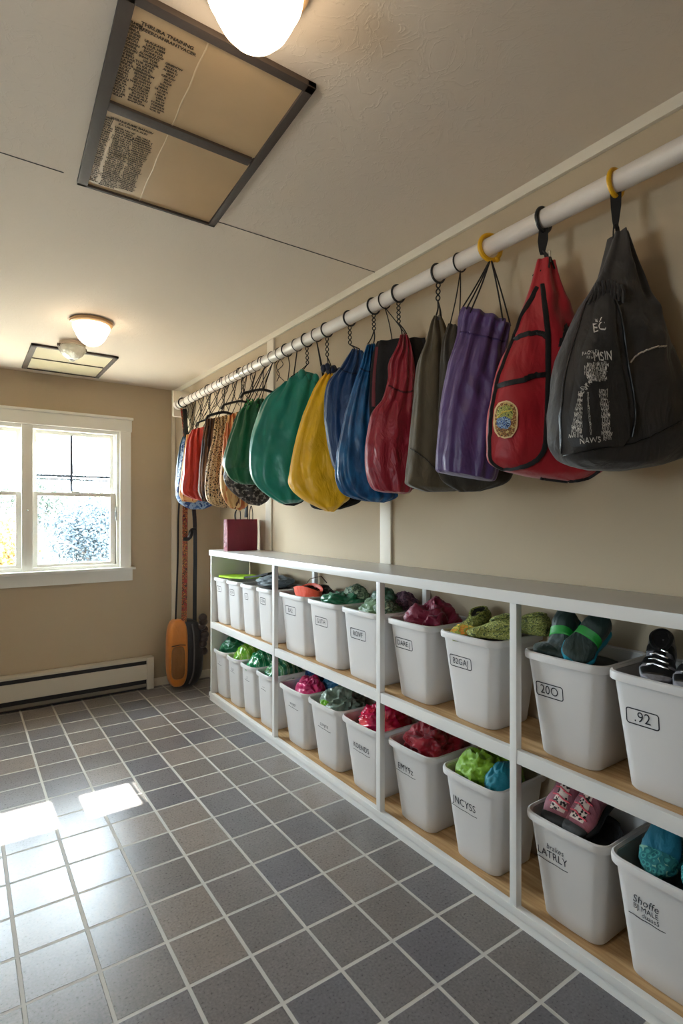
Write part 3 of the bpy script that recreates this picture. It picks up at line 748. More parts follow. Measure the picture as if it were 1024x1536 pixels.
# lower row, second bay
bundle('cloth_bundle', 'navy knitted lump at the back of the bin with the magenta bundle', 'cloth', 'L', C_BLUEK, dy=.05, dx=.05, wy=.10, wx=.085, top=.09, seed=31)
bundle('cloth_bundle', 'shiny magenta bundle in the first lower bin of the second bay', 'cloth', 'L', C_MAG, dy=-.04, dx=-.045, wy=.105, wx=.075, top=.070, deep=False, z0=BINS['L'][3]-.04, seed=32)
bundle('cloth_bundle', 'light blue plastic bag behind the magenta bundle', 'plastic bag', 'L', cloth('sky_plastic', rgb(60, 136, 186), .3), dy=-.10, dx=.07, wy=.07, wx=.06, top=.075, deep=False, z0=BINS['L'][3]-.02, seed=33)
bundle('plastic_bag', 'crumpled grey green plastic bag standing tall in a lower bin', 'plastic bag', 'M', C_GGRN, wy=.14, wx=.125, top=.085, seed=37, lump=.5)
bundle('cloth_bundle', 'small lime tuft at the front of the grey green plastic bag', 'cloth', 'M', W_LIME, dy=.03, dx=-.09, wy=.055, wx=.045, top=.040, deep=False, z0=BINS['M'][3]-.03, seed=36)
bundle('cloth_bundle', 'pink and red patterned bundle in the lower bin before the middle post', 'cloth', 'N', C_PINK, wy=.135, wx=.125, top=.075, seed=38, lump=.45)
# third bay
bundle('cloth_bundle', 'burgundy folded cloth in the bin boxed DARE.J', 'cloth', 'A', C_BURG, wy=.125, wx=.125, top=.075, seed=41, lump=.5, ridge=2.2)
bundle('cloth_bundle', 'heap of dark red satin cloth in a lower bin', 'cloth', 'C', C_DRED, wy=.125, wx=.13, top=.080, seed=43, lump=.4)
bundle('cloth_bundle', 'lime green crumpled cloth beside the teal one in a lower bin', 'cloth', 'D', C_LIME, dy=.02, dx=0.0, wy=.115, wx=.13, top=.075, seed=44, lump=.45)
bundle('cloth_bundle', 'smooth teal cloth pouch against the lime green cloth', 'cloth', 'D', C_TEAL, dy=-.072, dx=-.035, wy=.055, wx=.085, top=.068, deep=False, z0=BINS['D'][3]-.03, seed=46, lump=.15)

def filler(key, label, m, seed, top=-.055):
    return bundle('folded_cloth', label, 'cloth', key, m, wy=.105, wx=.115, top=top+.0, seed=seed, lump=.12)
def shoe(name, label, cat, M, L, w, h, mats, style, group=None, mirror=1):
    """shoe along local +x (toe at x=L), sole at z=0"""
    t = thing(name, label, cat, (0, 0, 0), group)
    def sect(q):   # q 0 heel .. 1 toe
        ww = w*np.interp(q, [0, .08, .25, .5, .72, .9, 1], [.45, .72, .8, .78, 1, .78, .25])
        hh = h*np.interp(q, [0, .05, .3, .5, .7, .9, 1], [.75, 1, .95, .68, .48, .34, .14])
        return ww/2, hh
    n = 20
    def loft(z0, zf, wf, rows, flat=2.6):
        R = []
        for i in range(rows+1):
            q = i/rows; ww, hh = sect(q); ww *= wf; z1 = zf(q, hh)
            ring = []
            for j in range(n):
                a = 2*PI*j/n; c_, s_ = math.cos(a), math.sin(a)
                ring.append((q*L, ww*math.copysign(abs(c_)**(2/flat), c_), (z0+z1)/2+(z1-z0)/2*math.copysign(abs(s_)**(2/flat), s_)))
            R.append(ring)
        return R
    sole = MB().rings(loft(0, lambda q, hh: .022+.010*(1-q), 1.08, 24, 5))
    up = MB().rings(loft(.012, lambda q, hh: hh, .98, 24))
    sole.xf(M).build('sole', mats['sole'], t, angle=50); up.xf(M).build('upper', mats['upper'], t, angle=80)
    if style.get('collar'):
        c = MB(); pts = []
        for j in range(20):
            a = 2*PI*j/20; xq = .27+.20*math.cos(a); ww, hh = sect(xq)
            pts.append((xq*L, ww*.72*math.sin(a), hh+.002))
        c.tube(pts, .007, 6, closed=True); c.xf(M).build('collar', mats['collar'], t)
        d = MB(); d.add([(p[0], p[1]*.95, p[2]-.001+.004) for p in pts], [tuple(range(20))]); d.xf(M).build('opening', mats.get('lining', BLACK), t, smooth=False)
    if style.get('tongue'):
        c = MB(); R = []
        for q in np.linspace(.42, .80, 9):
            ww, hh = sect(q); R.append([(q*L, k*ww*.55, hh*(1-.12*abs(k)**2)+.003) for k in (-1, -.5, 0, .5, 1)]+[(q*L, k*ww*.55, hh*(1-.12)-.006) for k in (1, -1)])
        c.rings(R); c.xf(M).build('tongue', mats['tongue'], t, angle=80)
    if style.get('toe'):
        R = []
        for q in np.linspace(style.get('toe0', .66), 1.0, 10):
            ww, hh = sect(q); ring = []
            for j in range(n):
                a = 2*PI*j/n; c_, s_ = math.cos(a), math.sin(a); z0 = .02
                ring.append((q*L*1.015, ww*1.04*math.copysign(abs(c_)**.8, c_), (z0+hh)/2+((hh-z0)/2+.004)*math.copysign(abs(s_)**.8, s_)))
            R.append(ring)
        MB().rings(R).xf(M).build('toe_cap', mats['toe'], t, angle=80)
    if style.get('band'):
        for q0 in style['band']:
            R = []
            for q in (q0, q0+.03, q0+.09, q0+.12):
                ww, hh = sect(q); ring = []
                for j in range(n):
                    a = 2*PI*j/n; c_, s_ = math.cos(a), math.sin(a); z0 = .012
                    ring.append((q*L, (ww*.98+.002)*math.copysign(abs(c_)**(2/2.6), c_), (z0+hh)/2+((hh-z0)/2+.003)*math.copysign(abs(s_)**(2/2.6), s_)))
                R.append(ring)
            MB().rings(R).xf(M).build('band', mats['band'], t, angle=80)
    if style.get('laces'):
        for k in range(4):
            q = .46+.09*k; ww, hh = sect(q)
            pts = [(q*L+(.008 if e > 0 else -.004)*1, e*ww*.62, hh*.93+.010-.008*abs(e)) for e in (-1, -.4, .4, 1)]
            MB().tube(pts, .0028, 6).xf(M).build('lace', mats['laces'], t)
    M_l = M.translation
    return t
def rebase(t):
    """move the empty to the lowest point of its parts"""
    bpy.context.view_layer.update()
    P = []
    for ch in t.children:
        if ch.type == 'MESH': P += [ch.matrix_world @ v.co for v in ch.data.vertices]
    mn = min(p.z for p in P); c = Vector((sum(p.x for p in P)/len(P), sum(p.y for p in P)/len(P), mn))
    d = c-t.location; t.location = c
    for ch in t.children: ch.location = ch.location-d
def pose(x, y, z, heading, pitch, roll=0):
    """heading = direction of the toe in the floor plane, pitch > 0 = toe down"""
    return Matrix.Translation((x, y, z)) @ Matrix.Rotation(heading, 4, 'Z') @ Matrix.Rotation(pitch, 4, 'Y') @ Matrix.Rotation(roll, 4, 'X')
# knitted slippers in bin B
xc, yc, zb, zr = BINS['B']
filler('B', 'dark cloth under the knit slippers', BLACK, 51, top=-.02)
ms = dict(sole=C_KNIT, upper=C_KNIT, collar=C_KNIT, toe=C_KNITY)
a = shoe('knit_slipper', 'yellow green knitted slipper with orange flecks, the farther of its pair', 'slipper', pose(xc+.08, yc+.085, zr+.000, PI+.15, .10), .235, .095, .085, ms, dict(collar=True, toe=True), 'knit slippers'); rebase(a)
ms2 = dict(sole=C_KNIT, upper=C_KNIT, collar=C_KNIT)
a = shoe('knit_slipper', 'plain yellow green knitted slipper lying crosswise in the bin boxed 82GAJ', 'slipper', pose(xc-.035, yc-.145, zr+.004, PI/2+.25, .05), .20, .105, .085, ms2, dict(collar=True), 'knit slippers'); rebase(a)
a = shoe('knit_slipper', 'dim green knitted slipper at the back, partly behind the post', 'slipper', pose(xc+.085, yc-.20, zr+.012, PI/2+.1, .0), .22, .10, .075, ms2, dict(collar=True), 'knit slippers'); rebase(a)
# black and green shoes in bin G
xc, yc, zb, zr = BINS['G']
DKG = cloth('black_green_cloth', rgb(18, 44, 38), .55)
filler('G', 'dark grey cloth under the black and green shoes', mat('slate_filler', rgb(70, 72, 72), .8, bump=.2), 53, top=-.015)
ms = dict(sole=mat('cyan_sole', rgb(20, 150, 178), .5), upper=DKG, band=mat('bright_green_band', rgb(20, 150, 50), .45), collar=BLACK)
a = shoe('shoe', 'black and green shoe, left of the pair in the bin boxed 200', 'shoe', pose(xc+.035, yc+.055, zr+.080, PI+.15, .62, .2), .19, .100, .095, ms, dict(band=[.42]), 'black and green shoes'); rebase(a)
a = shoe('shoe', 'black and green shoe with cyan sole, right of the pair', 'shoe', pose(xc+.025, yc-.045, zr+.088, PI-.2, .60, -.55), .18, .105, .100, ms, dict(band=[.42]), 'black and green shoes'); rebase(a)
a = bundle('shoe_insole', 'flat dark green pad in front of the black and green shoes', 'pad', 'G', DKG, dy=.075, dx=-.085, wy=.062, wx=.050, top=.034, deep=False, z0=zr-.012, seed=55, lump=.1)
# black and white sandals in bin H
xc, yc, zb, zr = BINS['H']
filler('H', 'grey cloth under the strappy sandals', mat('pale_grey_cloth', rgb(120, 118, 122), .8, bump=.2), 57, top=-.02)
GRYS = cloth('grey_suede', rgb(134, 132, 138), .6)
for k, (dy, hd, lb) in enumerate(((.055, PI+.35, 'black and silver strappy sandal, left of the pair in the nearest upper bin'), (-.065, PI+.2, 'black and silver strappy sandal, right of the pair at the photo edge'))):
    ms = dict(sole=GRYS, upper=GRYS, band=BLACKP, collar=BLACKP, laces=CHROME, tongue=BLACKP)
    a = shoe('sandal', lb, 'sandal', pose(xc+.085, yc+dy+.035, zr+.045, hd, .26), .24, .092, .070, ms, dict(collar=True, band=[.36, .58, .76], laces=True, tongue=True), 'strappy sandals'); rebase(a)
# pink leopard shoes in bin E
xc, yc, zb, zr = BINS['E']
filler('E', 'dark cloth under the pink leopard shoes', BLACK, 58, top=-.07)
LEO = speckle('leopard_cloth', [rgb(40, 26, 28), rgb(226, 206, 196), rgb(230, 214, 204)], 95, .6, (1, 1, 1), pos=[0, .42, .7])
PNK = cloth('dusty_pink', rgb(150, 84, 98), .6)
for k, (dy, lb) in enumerate(((.070, 'pink shoe with leopard tongue, left of the pair in the near lower bin'), (-.045, 'pink shoe with leopard tongue and black heel, right of its pair'))):
    ms = dict(sole=BLACK, upper=PNK, tongue=LEO, toe=BLACK, collar=BLACK, laces=mat('coral_lace', rgb(226, 92, 110), .5), band=mat('coral_trim', rgb(214, 84, 100), .5))
    a = shoe('leopard_shoe', lb, 'shoe', pose(xc+.105, yc+dy, zr+.098, PI+.10-.22*k, .50), .275, .112, .098, ms, dict(collar=True, tongue=True, toe=True, toe0=.84, laces=True), 'pink leopard shoes'); rebase(a)
# teal slippers in bin F
xc, yc, zb, zr = BINS['F']
filler('F', 'dark teal cloth under the teal slippers', cloth('dark_teal_filler', rgb(30, 74, 84), .7), 59, top=-.06)
TEALK = speckle('turquoise_knit', [rgb(24, 104, 112), rgb(60, 150, 146), rgb(30, 112, 118), rgb(130, 180, 160)], 70, .8, pos=[0, .3, .5, .85], bump=.9)
TEALQ = cloth('teal_quilt', rgb(18, 118, 146), .55)
for k, (dy, lb) in enumerate(((.06, 'teal bootie with turquoise knitted toe, left of its pair'), (-.055, 'teal bootie with turquoise knitted toe, right of its pair at the photo edge'))):
    ms = dict(sole=TEALK, upper=TEALQ, toe=TEALK, collar=TEALQ)
    a = shoe('bootie', lb, 'bootie', pose(xc+.135, yc+dy, zr+.078, PI+.12, .40), .27, .108, .112, ms, dict(collar=True, toe=True, toe0=.78), 'teal booties'); rebase(a)
#CONTENT_END

# ------------------------------------------------------------------ hanging rod
RX, RZ, RR_ = 1.36, 2.238, .0265
t = thing('hanging_rod', 'long pale round rod running under the ceiling with bags hung along it', 'rod', (RX, 2.4, RZ))
MB().tube([(RX, -.35, RZ), (RX, 4.14, RZ)], RR_, 24).build('pole', POLEP, t)
MB().box(RX-.035, XW-.03, 4.14, 4.165, RZ-.085, RZ+.11, bev=.003).build('end_plate', TRIMP, t)
MB().tube([(RX+.045, 4.105, RZ+.045), (RX+.045, 4.142, RZ+.045)], .038, 20).tube([(RX, 4.10, RZ), (RX, 4.142, RZ)], .036, 20).build('socket', POLEP, t)
MB().box(RX-.02, XW-.001, 4.165, 4.185, RZ-.085, RZ+.11, bev=.003).build('end_plate', TRIMP, t)
MB().box(RX-.02, XW, -.36, -.33, RZ-.06, RZ+.08, bev=.003).build('end_plate', TRIMP, t)
struct(MB().box(XW-.030, XW, 4.145, 4.185, ZS, RZ-.085, bev=.002).build('trim_16', TRIMP))

# ------------------------------------------------------------------ hanging bags
def catmull(P, n):
    P = [np.array(p, float) for p in P]; m = len(P); out = []
    for k in range(n+1):
        x = k/n*(m-1); i = min(int(x), m-2); f = x-i
        p0, p1, p2, p3 = P[max(i-1, 0)], P[i], P[i+1], P[min(i+2, m-1)]
        out.append(.5*((2*p1)+(-p0+p2)*f+(2*p0-5*p1+4*p2-p3)*f*f+(-p0+3*p1-3*p2+p3)*f**3))
    return out
class Bag:
    def __init__(s, hy_, alpha, L, R, thick, p=2.2, folds=5, famp=.006, namp=.008, seed=1, thprof=None, hx=RX, n=96, rows=84, nscale=5.0):
        s.P0 = (hx, hy_); al = math.radians(alpha); s.a = (math.cos(al), -math.sin(al)); s.n = (-math.sin(al), -math.cos(al))
        s.L = catmull([on_plane(u, v, s.P0, s.a) for u, v in L], rows); s.R = catmull([on_plane(u, v, s.P0, s.a) for u, v in R], rows)
        s.T = thick; s.p = p; s.folds = folds; s.famp = famp; s.namp = namp; s.seed = seed; s.N = n; s.rows = rows; s.ns = nscale
        qx = np.linspace(0, 1, 201)*rows; qi = np.minimum(qx.astype(int), rows-1); qf = (qx-qi)[:, None]
        LA, RA = np.array(s.L), np.array(s.R); QA = LA[qi]*(1-qf)+LA[qi+1]*qf; QB = RA[qi]*(1-qf)+RA[qi+1]*qf
        s.QC = (QA+QB)/2; s.QH = (QB-QA)/2; s.Q2 = (s.QH**2).sum(1)+1e-9
        s.thp = thprof or [(0, .25), (.12, .5), (.35, .85), (.7, 1.0), (.9, .8), (1, .2)]
    def surf(s, th, q, out=0.0):
        x = q*s.rows; i = min(int(x), s.rows-1); f = x-i
        A = s.L[i]*(1-f)+s.L[i+1]*f; B = s.R[i]*(1-f)+s.R[i+1]*f
        C = (A+B)/2; H = (B-A)/2
        c_, s_ = math.cos(th), math.sin(th)
        e = 2/s.p
        cx_ = math.copysign(abs(c_)**e, c_); sy = math.copysign(abs(s_)**e, s_)
        T = s.T*np.interp(q, [k[0] for k in s.thp], [k[1] for k in s.thp])
        g = np.interp(q, [0, .25, .6, 1], [1, .8, .45, .5])
        fold = s.famp*g*math.sin(s.folds*th*2+s.seed+2.2*math.sin(q*4+s.seed))+s.famp*.22*g*math.sin(s.folds*3.3*th+q*7+s.seed*2)
        t_, z_ = C[0]+H[0]*cx_, C[1]+H[1]*cx_
        dep = T*sy
        w3 = Vector((t_*s.ns, dep*s.ns*1.2+s.seed*7.3, z_*s.ns*.8))
        nn = (noise.noise(w3)+.55*(1-2*abs(noise.noise(w3*2.1+Vector((3, 1, 5))))))*s.namp
        w4 = Vector((t_*16+z_*7+s.seed, dep*9, z_*10-t_*9)); nn += s.namp*.38*(1-2.4*abs(noise.noise(w4)))
        k = fold*abs(sy)+nn*abs(sy)**.5
        dep += math.copysign(1, sy)*(k+out) if abs(sy) > 1e-4 else 0
        t_ += c_*(fold*.4+nn*.35)
        return Vector((s.P0[0]+s.a[0]*t_+s.n[0]*dep, s.P0[1]+s.a[1]*t_+s.n[1]*dep, z_))
    def mesh(s, rf=None):
        R = []
        for i in range(s.rows+1):
            R.append([s.surf(2*PI*j/s.N, i/s.rows) for j in range(s.N)])
        return MB().rings(R)
    def find(s, u, v, out=.003):
        """surface point on the front seen at pixel u,v"""
        dep = s.T*.8
        for it in range(3):
            P = (s.P0[0]+s.n[0]*dep, s.P0[1]+s.n[1]*dep)
            t_, z_ = on_plane(u, v, P, s.a); X = np.array((t_, z_))
            d2 = X-s.QC; sx_ = (d2*s.QH).sum(1)/s.Q2; ds = np.linalg.norm(d2-s.QH*sx_[:, None], axis=1); b_ = int(ds.argmin())
            q = b_/200; sx = float(max(-.985, min(.985, sx_[b_])))
            c_ = math.copysign(abs(sx)**(s.p/2), sx); th = math.acos(max(-1, min(1, c_)))
            pt = s.surf(th, q, out); d = (pt.x-s.P0[0])*s.n[0]+(pt.y-s.P0[1])*s.n[1]; dep = d
        return pt
    def band(s, pts, w, n=40, out=.004):
        """strip lying on the front face along pixel points, w metres wide"""
        C = catmull(pts, n); P = [s.find(c[0], c[1], out) for c in C]
        N3 = Vector((s.n[0], s.n[1], 0)); A, B, A2, B2 = [], [], [], []
        for i, p in enumerate(P):
            t = (P[min(i+1, n)]-P[max(i-1, 0)]).normalized(); b = t.cross(N3).normalized()
            A.append(p+b*w/2); B.append(p-b*w/2); A2.append(p+b*w/2-N3*.006); B2.append(p-b*w/2-N3*.006)
        return MB().rings([[a, p+N3*.0015, b, b2, a2] for a, p, b, b2, a2 in zip(A, P, B, B2, A2)])
def ring_hook(t, y, m, big=1.0, tilt=0.0, name='hook', open_=False):
    r = RR_+.0030*min(big, 1.6)+.0012
    ax = Vector((math.sin(tilt), math.cos(tilt), 0))
    MB().ring((RX, y, RZ-.002), ax, r, .0031*big, 28, 8).build(name, m, t)
def chain_cord(t, p0, p1, twist=3, r=.0022, name='cord', amp=.006, m=None):
    for sg in (1, -1):
        pts = []
        for i in range(19):
            q = i/18; p = Vector(p0).lerp(Vector(p1), q); k = amp*math.sin(q*PI*twist)*sg
            pts.append(p+Vector((k*.8, -k*.8, 0)))
        MB().tube(pts, r, 6).build(name, m or CORD, t)
def cords(t, p0, ends, r=.002, name='cord', sag=.004, m=None):
    for e in ends:
        pts = []
        for i in range(9):
            q = i/8; p = Vector(p0).lerp(Vector(e), q); p += Vector((sag*math.sin(q*PI), 0, 0)); pts.append(p)
        MB().tube(pts, r, 6).build(name, m or CORD, t)
def mkbag(name, label, cat, bag, m, group='bags hanging from the rod'):
    P = bag.mesh(); zs = min(p[2] for p in P.v)
    t = thing(name, label, cat, (bag.P0[0], bag.P0[1], zs), group)
    P.build('body', m, t, angle=80)
    return t
G_ = 'bags hanging from the rod'
# --- charcoal sling bag, nearest
N_CHAR = cloth('charcoal_nylon', rgb(42, 37, 35), .65, wr=.5)
b1 = Bag(.747, 30, [(921, 352), (906, 396), (889, 430), (868, 467), (846, 518), (833, 562), (825, 620), (826, 667), (846, 691), (880, 704)],
         [(931, 354), (957, 423), (981, 481), (1001, 525), (1017, 565), (1030, 610), (1036, 645), (1026, 680), (985, 698), (930, 707)], .085, folds=3, famp=.008, namp=.012, seed=2)
t = mkbag('sling_backpack', 'charcoal teardrop sling backpack with faded white print, nearest the camera', 'backpack', b1, N_CHAR)
ring_hook(t, .747, YELLOWP, 1.9)
zr_ = RZ-RR_-.004
def turned_strap(y, rows, ax, ay):
    R = []
    for dx, w, z in rows:
        R.append([(RX+dx+ax*w*e-ay*f, y+ay*w*e+ax*f, z) for e, f in ((-1, -.0015), (1, -.0015), (1, .0015), (-1, .0015))])
    return MB().rings(R)
turned_strap(.747, [(0, .013, zr_+.006), (.001, .012, zr_-.03), (0, .008, zr_-.065), (0, .005, zr_-.085)], .55, -.83).build('hanging_strap', BLACK, t, angle=80)
top1 = b1.surf(PI*1.0/2, .02)
for dx in (-.008, .006):
    pts = []
    for i in range(24):
        a = 2*PI*i/24; pts.append((RX+dx+.007*math.cos(a), .745, zr_-.105+.026*math.sin(a)))
    MB().tube(pts, .0022, 6, closed=True).build('strap_loop', CORD, t)
MB().tube([(RX+.004, .745, zr_-.075), (RX+.012, .744, zr_-.12), (RX+.022, .738, zr_-.17), (RX+.012, .735, zr_-.19)], .003, 6).build('cord', CORD, t)
b1.band([(946, 543), (955, 533), (970, 525), (985, 520), (999, 519)], .003).build('reflective_piping', mat('silver_piping', rgb(200, 190, 178), .4), t)
N_BLK = cloth('black_nylon', rgb(27, 25, 26), .55, wr=.4)
# front pocket panel, slightly proud, with zip lines
def panel(bag, poly_rows, out, th_):
    """padded panel: rows of (uL, uR, v)"""
    R = []
    for uL, uR, v in poly_rows:
        R.append([bag.find(uL+(uR-uL)*k/14, v, out+th_*math.sin(PI*k/14)**.5) for k in range(15)])
    mb = MB(); V = [p for r in R for p in r]; n = 15
    F = [(i*n+j, i*n+j+1, (i+1)*n+j+1, (i+1)*n+j) for i in range(len(R)-1) for j in range(n-1)]
    return mb.add(V, F)
panel(b1, [(897, 920, 436), (893, 924, 460), (886, 926, 490), (876, 928, 520), (868, 932, 550), (862, 938, 580), (857, 942, 610), (853, 945, 635), (853, 944, 655), (862, 934, 670)], .004, .006).build('front_pocket', N_BLK, t, angle=80)
b1.band([(905, 440), (925, 450), (934, 480), (940, 530), (950, 590), (953, 625), (948, 655)], .003).build('zip', mat('zip_black', rgb(14, 14, 14), .35), t)
b1.band([(890, 436), (872, 480), (856, 540), (848, 600), (846, 650), (850, 678)], .003).build('zip', mat('zip_black', rgb(14, 14, 14), .35), t)
b1.band([(842, 684), (870, 679), (905, 672), (950, 664), (990, 648), (1022, 630)], .0025).build('seam', mat('zip_black', rgb(14, 14, 14), .35), t)
# gathered mouth and drawn cord
gm = MB()
for k in range(9):
    u0 = 889+k*5.4; v0 = 428-7*math.sin(PI*k/8); p0 = b1.find(u0, v0, .005); p1 = b1.find(u0+(k-4)*.8, v0+26, .003)
    gm.tube([p0, p0.lerp(p1, .5)+Vector((b1.n[0], b1.n[1], 0))*.006, p1], [.004, .0055, .003], 6)
gm.build('gathered_mouth', N_BLK, t)
WPRINT = mat('worn_white_print', rgb(206, 202, 196), .7)
def decal(bag, t, rows, m, name='print', out=.0125):
    mb = MB()
    for tx, u, v, hpx, shr, rot, sx in rows:
        vs, fs = text_mesh(tx, 1.0, 1.0, shr)
        ca, sa = math.cos(math.radians(rot)), math.sin(math.radians(rot)); P = []
        for p in vs:
            x = p.x*hpx*sx; y = -p.y*hpx
            P.append(bag.find(u+x*ca-y*sa, v+x*sa+y*ca, out))
        mb.add(P, fs)
    return mb.build(name, m, t, smooth=False)
random.seed(11)
rs = lambda c, n: ''.join(random.choice(c) for _ in range(n))
decal(b1, t, [('EC', 899, 491, 19, 0, -12, .9), ('ICC', 899, 480, 8, 0, -12, 1.1)], WPRINT, 'title_lettering')
decal(b1, t, [('KACKIEEY', 887, 529, 7, .2, -8, .8), ('KIELIT', 888, 536, 6.5, .2, -6, .8), ('MSIN', 905, 535, 20, 0, -5, .62)], WPRINT, 'name_lettering')
decal(b1, t, [(rs('MNHEKWRB', 9), 897+random.uniform(-3, 3), 546+k*4.0, 7, 0, -6, .82-.06*abs(k-2)) for k in range(7)]+[(rs('MNHEK', 4), 880, 578, 8, 0, -38, .9), (rs('MNHEK', 4), 876, 586, 8, 0, -50, .9)], WPRINT, 'emblem_print')
decal(b1, t, [(rs('MNHEKWL', 2+k//5), 872-k*.42, 590+k*3.8, 7.0, 0, 3, .72) for k in range(18)]+[(random.choice(['II', 'H', 'M']), 882+k*.35, 590+k*4, 6.0, 0, 3, .6) for k in range(16)]+[('NAWS', 886, 661, 12, 0, -6, .9)], WPRINT, 'left_column_print')
decal(b1, t, [(rs('MNHEKWL', 3), 905+k*.30, 586+k*3.8, 7.0, 0, 2, .78) for k in range(20)], WPRINT, 'right_column_print')
# --- red backpack
RED = cloth('red_nylon', rgb(166, 10, 30), .5, wr=.35)
b2 = Bag(.956, 36, [(808, 392), (798, 423), (785, 457), (768, 507), (751, 542), (741, 579), (733, 626), (732, 670), (740, 698), (790, 714), (850, 722)],
         [(828, 398), (838, 430), (848, 455), (862, 484), (872, 520), (880, 560), (888, 600), (896, 650), (902, 690), (899, 707), (866, 723)], .070, folds=3, famp=.007, namp=.010, seed=5)
t = mkbag('backpack', 'bright red backpack with black trim and an oval embroidered badge', 'backpack', b2, RED)
ring_hook(t, .956, BLACKP, 1.8)
turned_strap(.956, [(0, .012, zr_+.008), (-.003, .014, zr_-.03), (-.006, .009, zr_-.06), (-.006, .005, zr_-.072)], .6, -.8).build('hanging_strap', BLACK, t, angle=80)
for k in range(5):
    e = b2.surf(PI*(.15+.2*k), .04+.01*k); p0 = Vector((RX-.006, .953, zr_-.062)); mid = p0.lerp(e, .5)+Vector((.02*(k-2)/2, -.012, 0))
    MB().tube([p0, p0.lerp(mid, .5)+Vector((.006*(k-2)/2, 0, 0)), mid, e], .0022 if k % 2 else .003, 6).build('cord', CORD if k % 2 else BLACK, t)
MB().tube([b2.surf(PI/2, .02)+Vector((0, 0, .028)), b2.surf(PI/2, .02)+Vector((0, 0, .004)), b2.surf(PI/2, .03)], .004, 8).build('buckle', CHROME, t)
b2.band([(806, 430), (790, 462), (772, 505), (756, 543), (744, 585), (738, 626), (736, 670), (738, 693), (752, 702), (785, 700), (805, 690), (817, 672), (820, 640), (822, 590), (822, 540), (822, 500), (818, 460), (815, 425)], .013, n=90).build('black_binding', BLACK, t)
b2.band([(768, 512), (785, 502), (802, 499), (814, 500), (820, 505)], .013).build('black_strap', BLACK, t)
b2.band([(744, 580), (762, 575), (782, 571), (800, 563), (820, 561)], .014).build('black_strap', BLACK, t)
b2.band([(852, 491), (848, 505), (846, 520)], .03).build('black_patch', BLACK, t)
b2.band([(812, 716), (850, 721), (880, 717), (897, 706)], .012).build('bottom_piping', BLACK, t)
# badge
BCREAM = mat('badge_cream', rgb(226, 196, 146), .6); BGOLD = speckle('badge_threads', [rgb(70, 52, 34), rgb(176, 128, 62), rgb(120, 36, 30), rgb(206, 180, 110)], 220, .7, pos=[0, .35, .5, .62])
BBLUE = speckle('badge_blue', [rgb(40, 78, 150), rgb(170, 196, 220), rgb(30, 52, 104)], 220, .7, pos=[0, .4, .6]); BGRN = speckle('badge_green', [rgb(150, 160, 70), rgb(206, 196, 120), rgb(86, 96, 50)], 180, .7, pos=[0, .45, .6])
def oval(bag, cu, cv, ru, rv, out, p=2.6, rot=.06, n=40, r0=0.0, a0=0, a1=2*PI):
    V = []; F = []
    K = 6
    for k in range(K+1):
        rr = r0+(1-r0)*k/K
        for j in range(n+1):
            a = a0+(a1-a0)*j/n; c_, s_ = math.cos(a), math.sin(a)
            x = ru*rr*math.copysign(abs(c_)**(2/p), c_); y = rv*rr*math.copysign(abs(s_)**(2/p), s_)
            V.append(bag.find(cu+x-y*rot, cv+y+x*rot, out))
    for k in range(K):
        for j in range(n): F.append((k*(n+1)+j, k*(n+1)+j+1, (k+1)*(n+1)+j+1, (k+1)*(n+1)+j))
    return MB().add(V, F)
bd = oval(b2, 759, 629.5, 18.5, 28, .004).build('badge', BCREAM, t)
oval(b2, 759, 629.5, 16.2, 25.6, .0050).build('badge_ring', BGOLD, bd)
oval(b2, 758, 620, 12, 12, .0058).build('badge_field', BGRN, bd)
oval(b2, 756, 634, 11, 9, .0064).build('badge_water', BBLUE, bd)
b2.band([(747, 627), (753, 620), (760, 616), (768, 615)], .004, 12, .0072).build('badge_swoosh', mat('badge_yellow', rgb(222, 200, 90), .6), bd)
# --- purple drawstring
PUR = cloth('purple_nylon', rgb(82, 58, 112), .42, wr=.5)
b3 = Bag(1.147, 42, [(694, 462), (688, 480), (685, 505), (673, 546), (666, 585), (660, 625), (656, 670), (654, 700), (657, 708)],
         [(764, 488), (762, 505), (757, 530), (756, 570), (754, 610), (752, 650), (748, 690), (743, 718), (735, 722)], .060, folds=6, famp=.008, namp=.009, seed=8, thprof=[(0, .55), (.06, .7), (.14, .55), (.35, .85), (.7, 1), (.93, .9), (1, .5)])
t = mkbag('drawstring_bag', 'purple nylon drawstring bag on thin black cords from a yellow hook', 'drawstring bag', b3, PUR)
MB().ring((RX, 1.147, RZ-.004), (0.25, 1, 0), RR_+.012, .0075, 28, 8).build('hook', YELLOWP, t)
MB().ball((RX+.022, 1.14, RZ-.038), .012, .01, .008).build('hook_tip', YELLOWP, t)
cords(t, (RX, 1.145, RZ-.038), [b3.surf(PI*.97, .06), b3.surf(PI*.78, .05), b3.surf(PI*.72, .07), b3.surf(PI*.3, .05), b3.surf(PI*.08, .04)], .0024)
b3.band([(688, 497), (705, 500), (725, 504), (742, 508), (757, 512)], .005, out=.002).build('drawcord_seam', mat('purple_dark', rgb(60, 36, 90), .6), t)
# --- brown olive bag behind purple
OLB = cloth('brown_olive', rgb(50, 42, 28), .8, wr=.6)
b3b = Bag(1.262, 50, [(674, 486), (664, 520), (660, 580), (656, 650), (655, 700), (664, 722), (690, 738)], [(690, 492), (700, 520), (730, 580), (750, 640), (768, 690), (762, 722), (720, 737)], .028, folds=4, seed=4)
t = mkbag('duffel_bag', 'dark brown olive bag mostly hidden behind the purple one, its base showing', 'bag', b3b, OLB)
ring_hook(t, 1.275, BLACKP, .8)
cords(t, (RX, 1.272, RZ-.03), [b3b.surf(PI*.3, .01), b3b.surf(PI*.7, .01)])
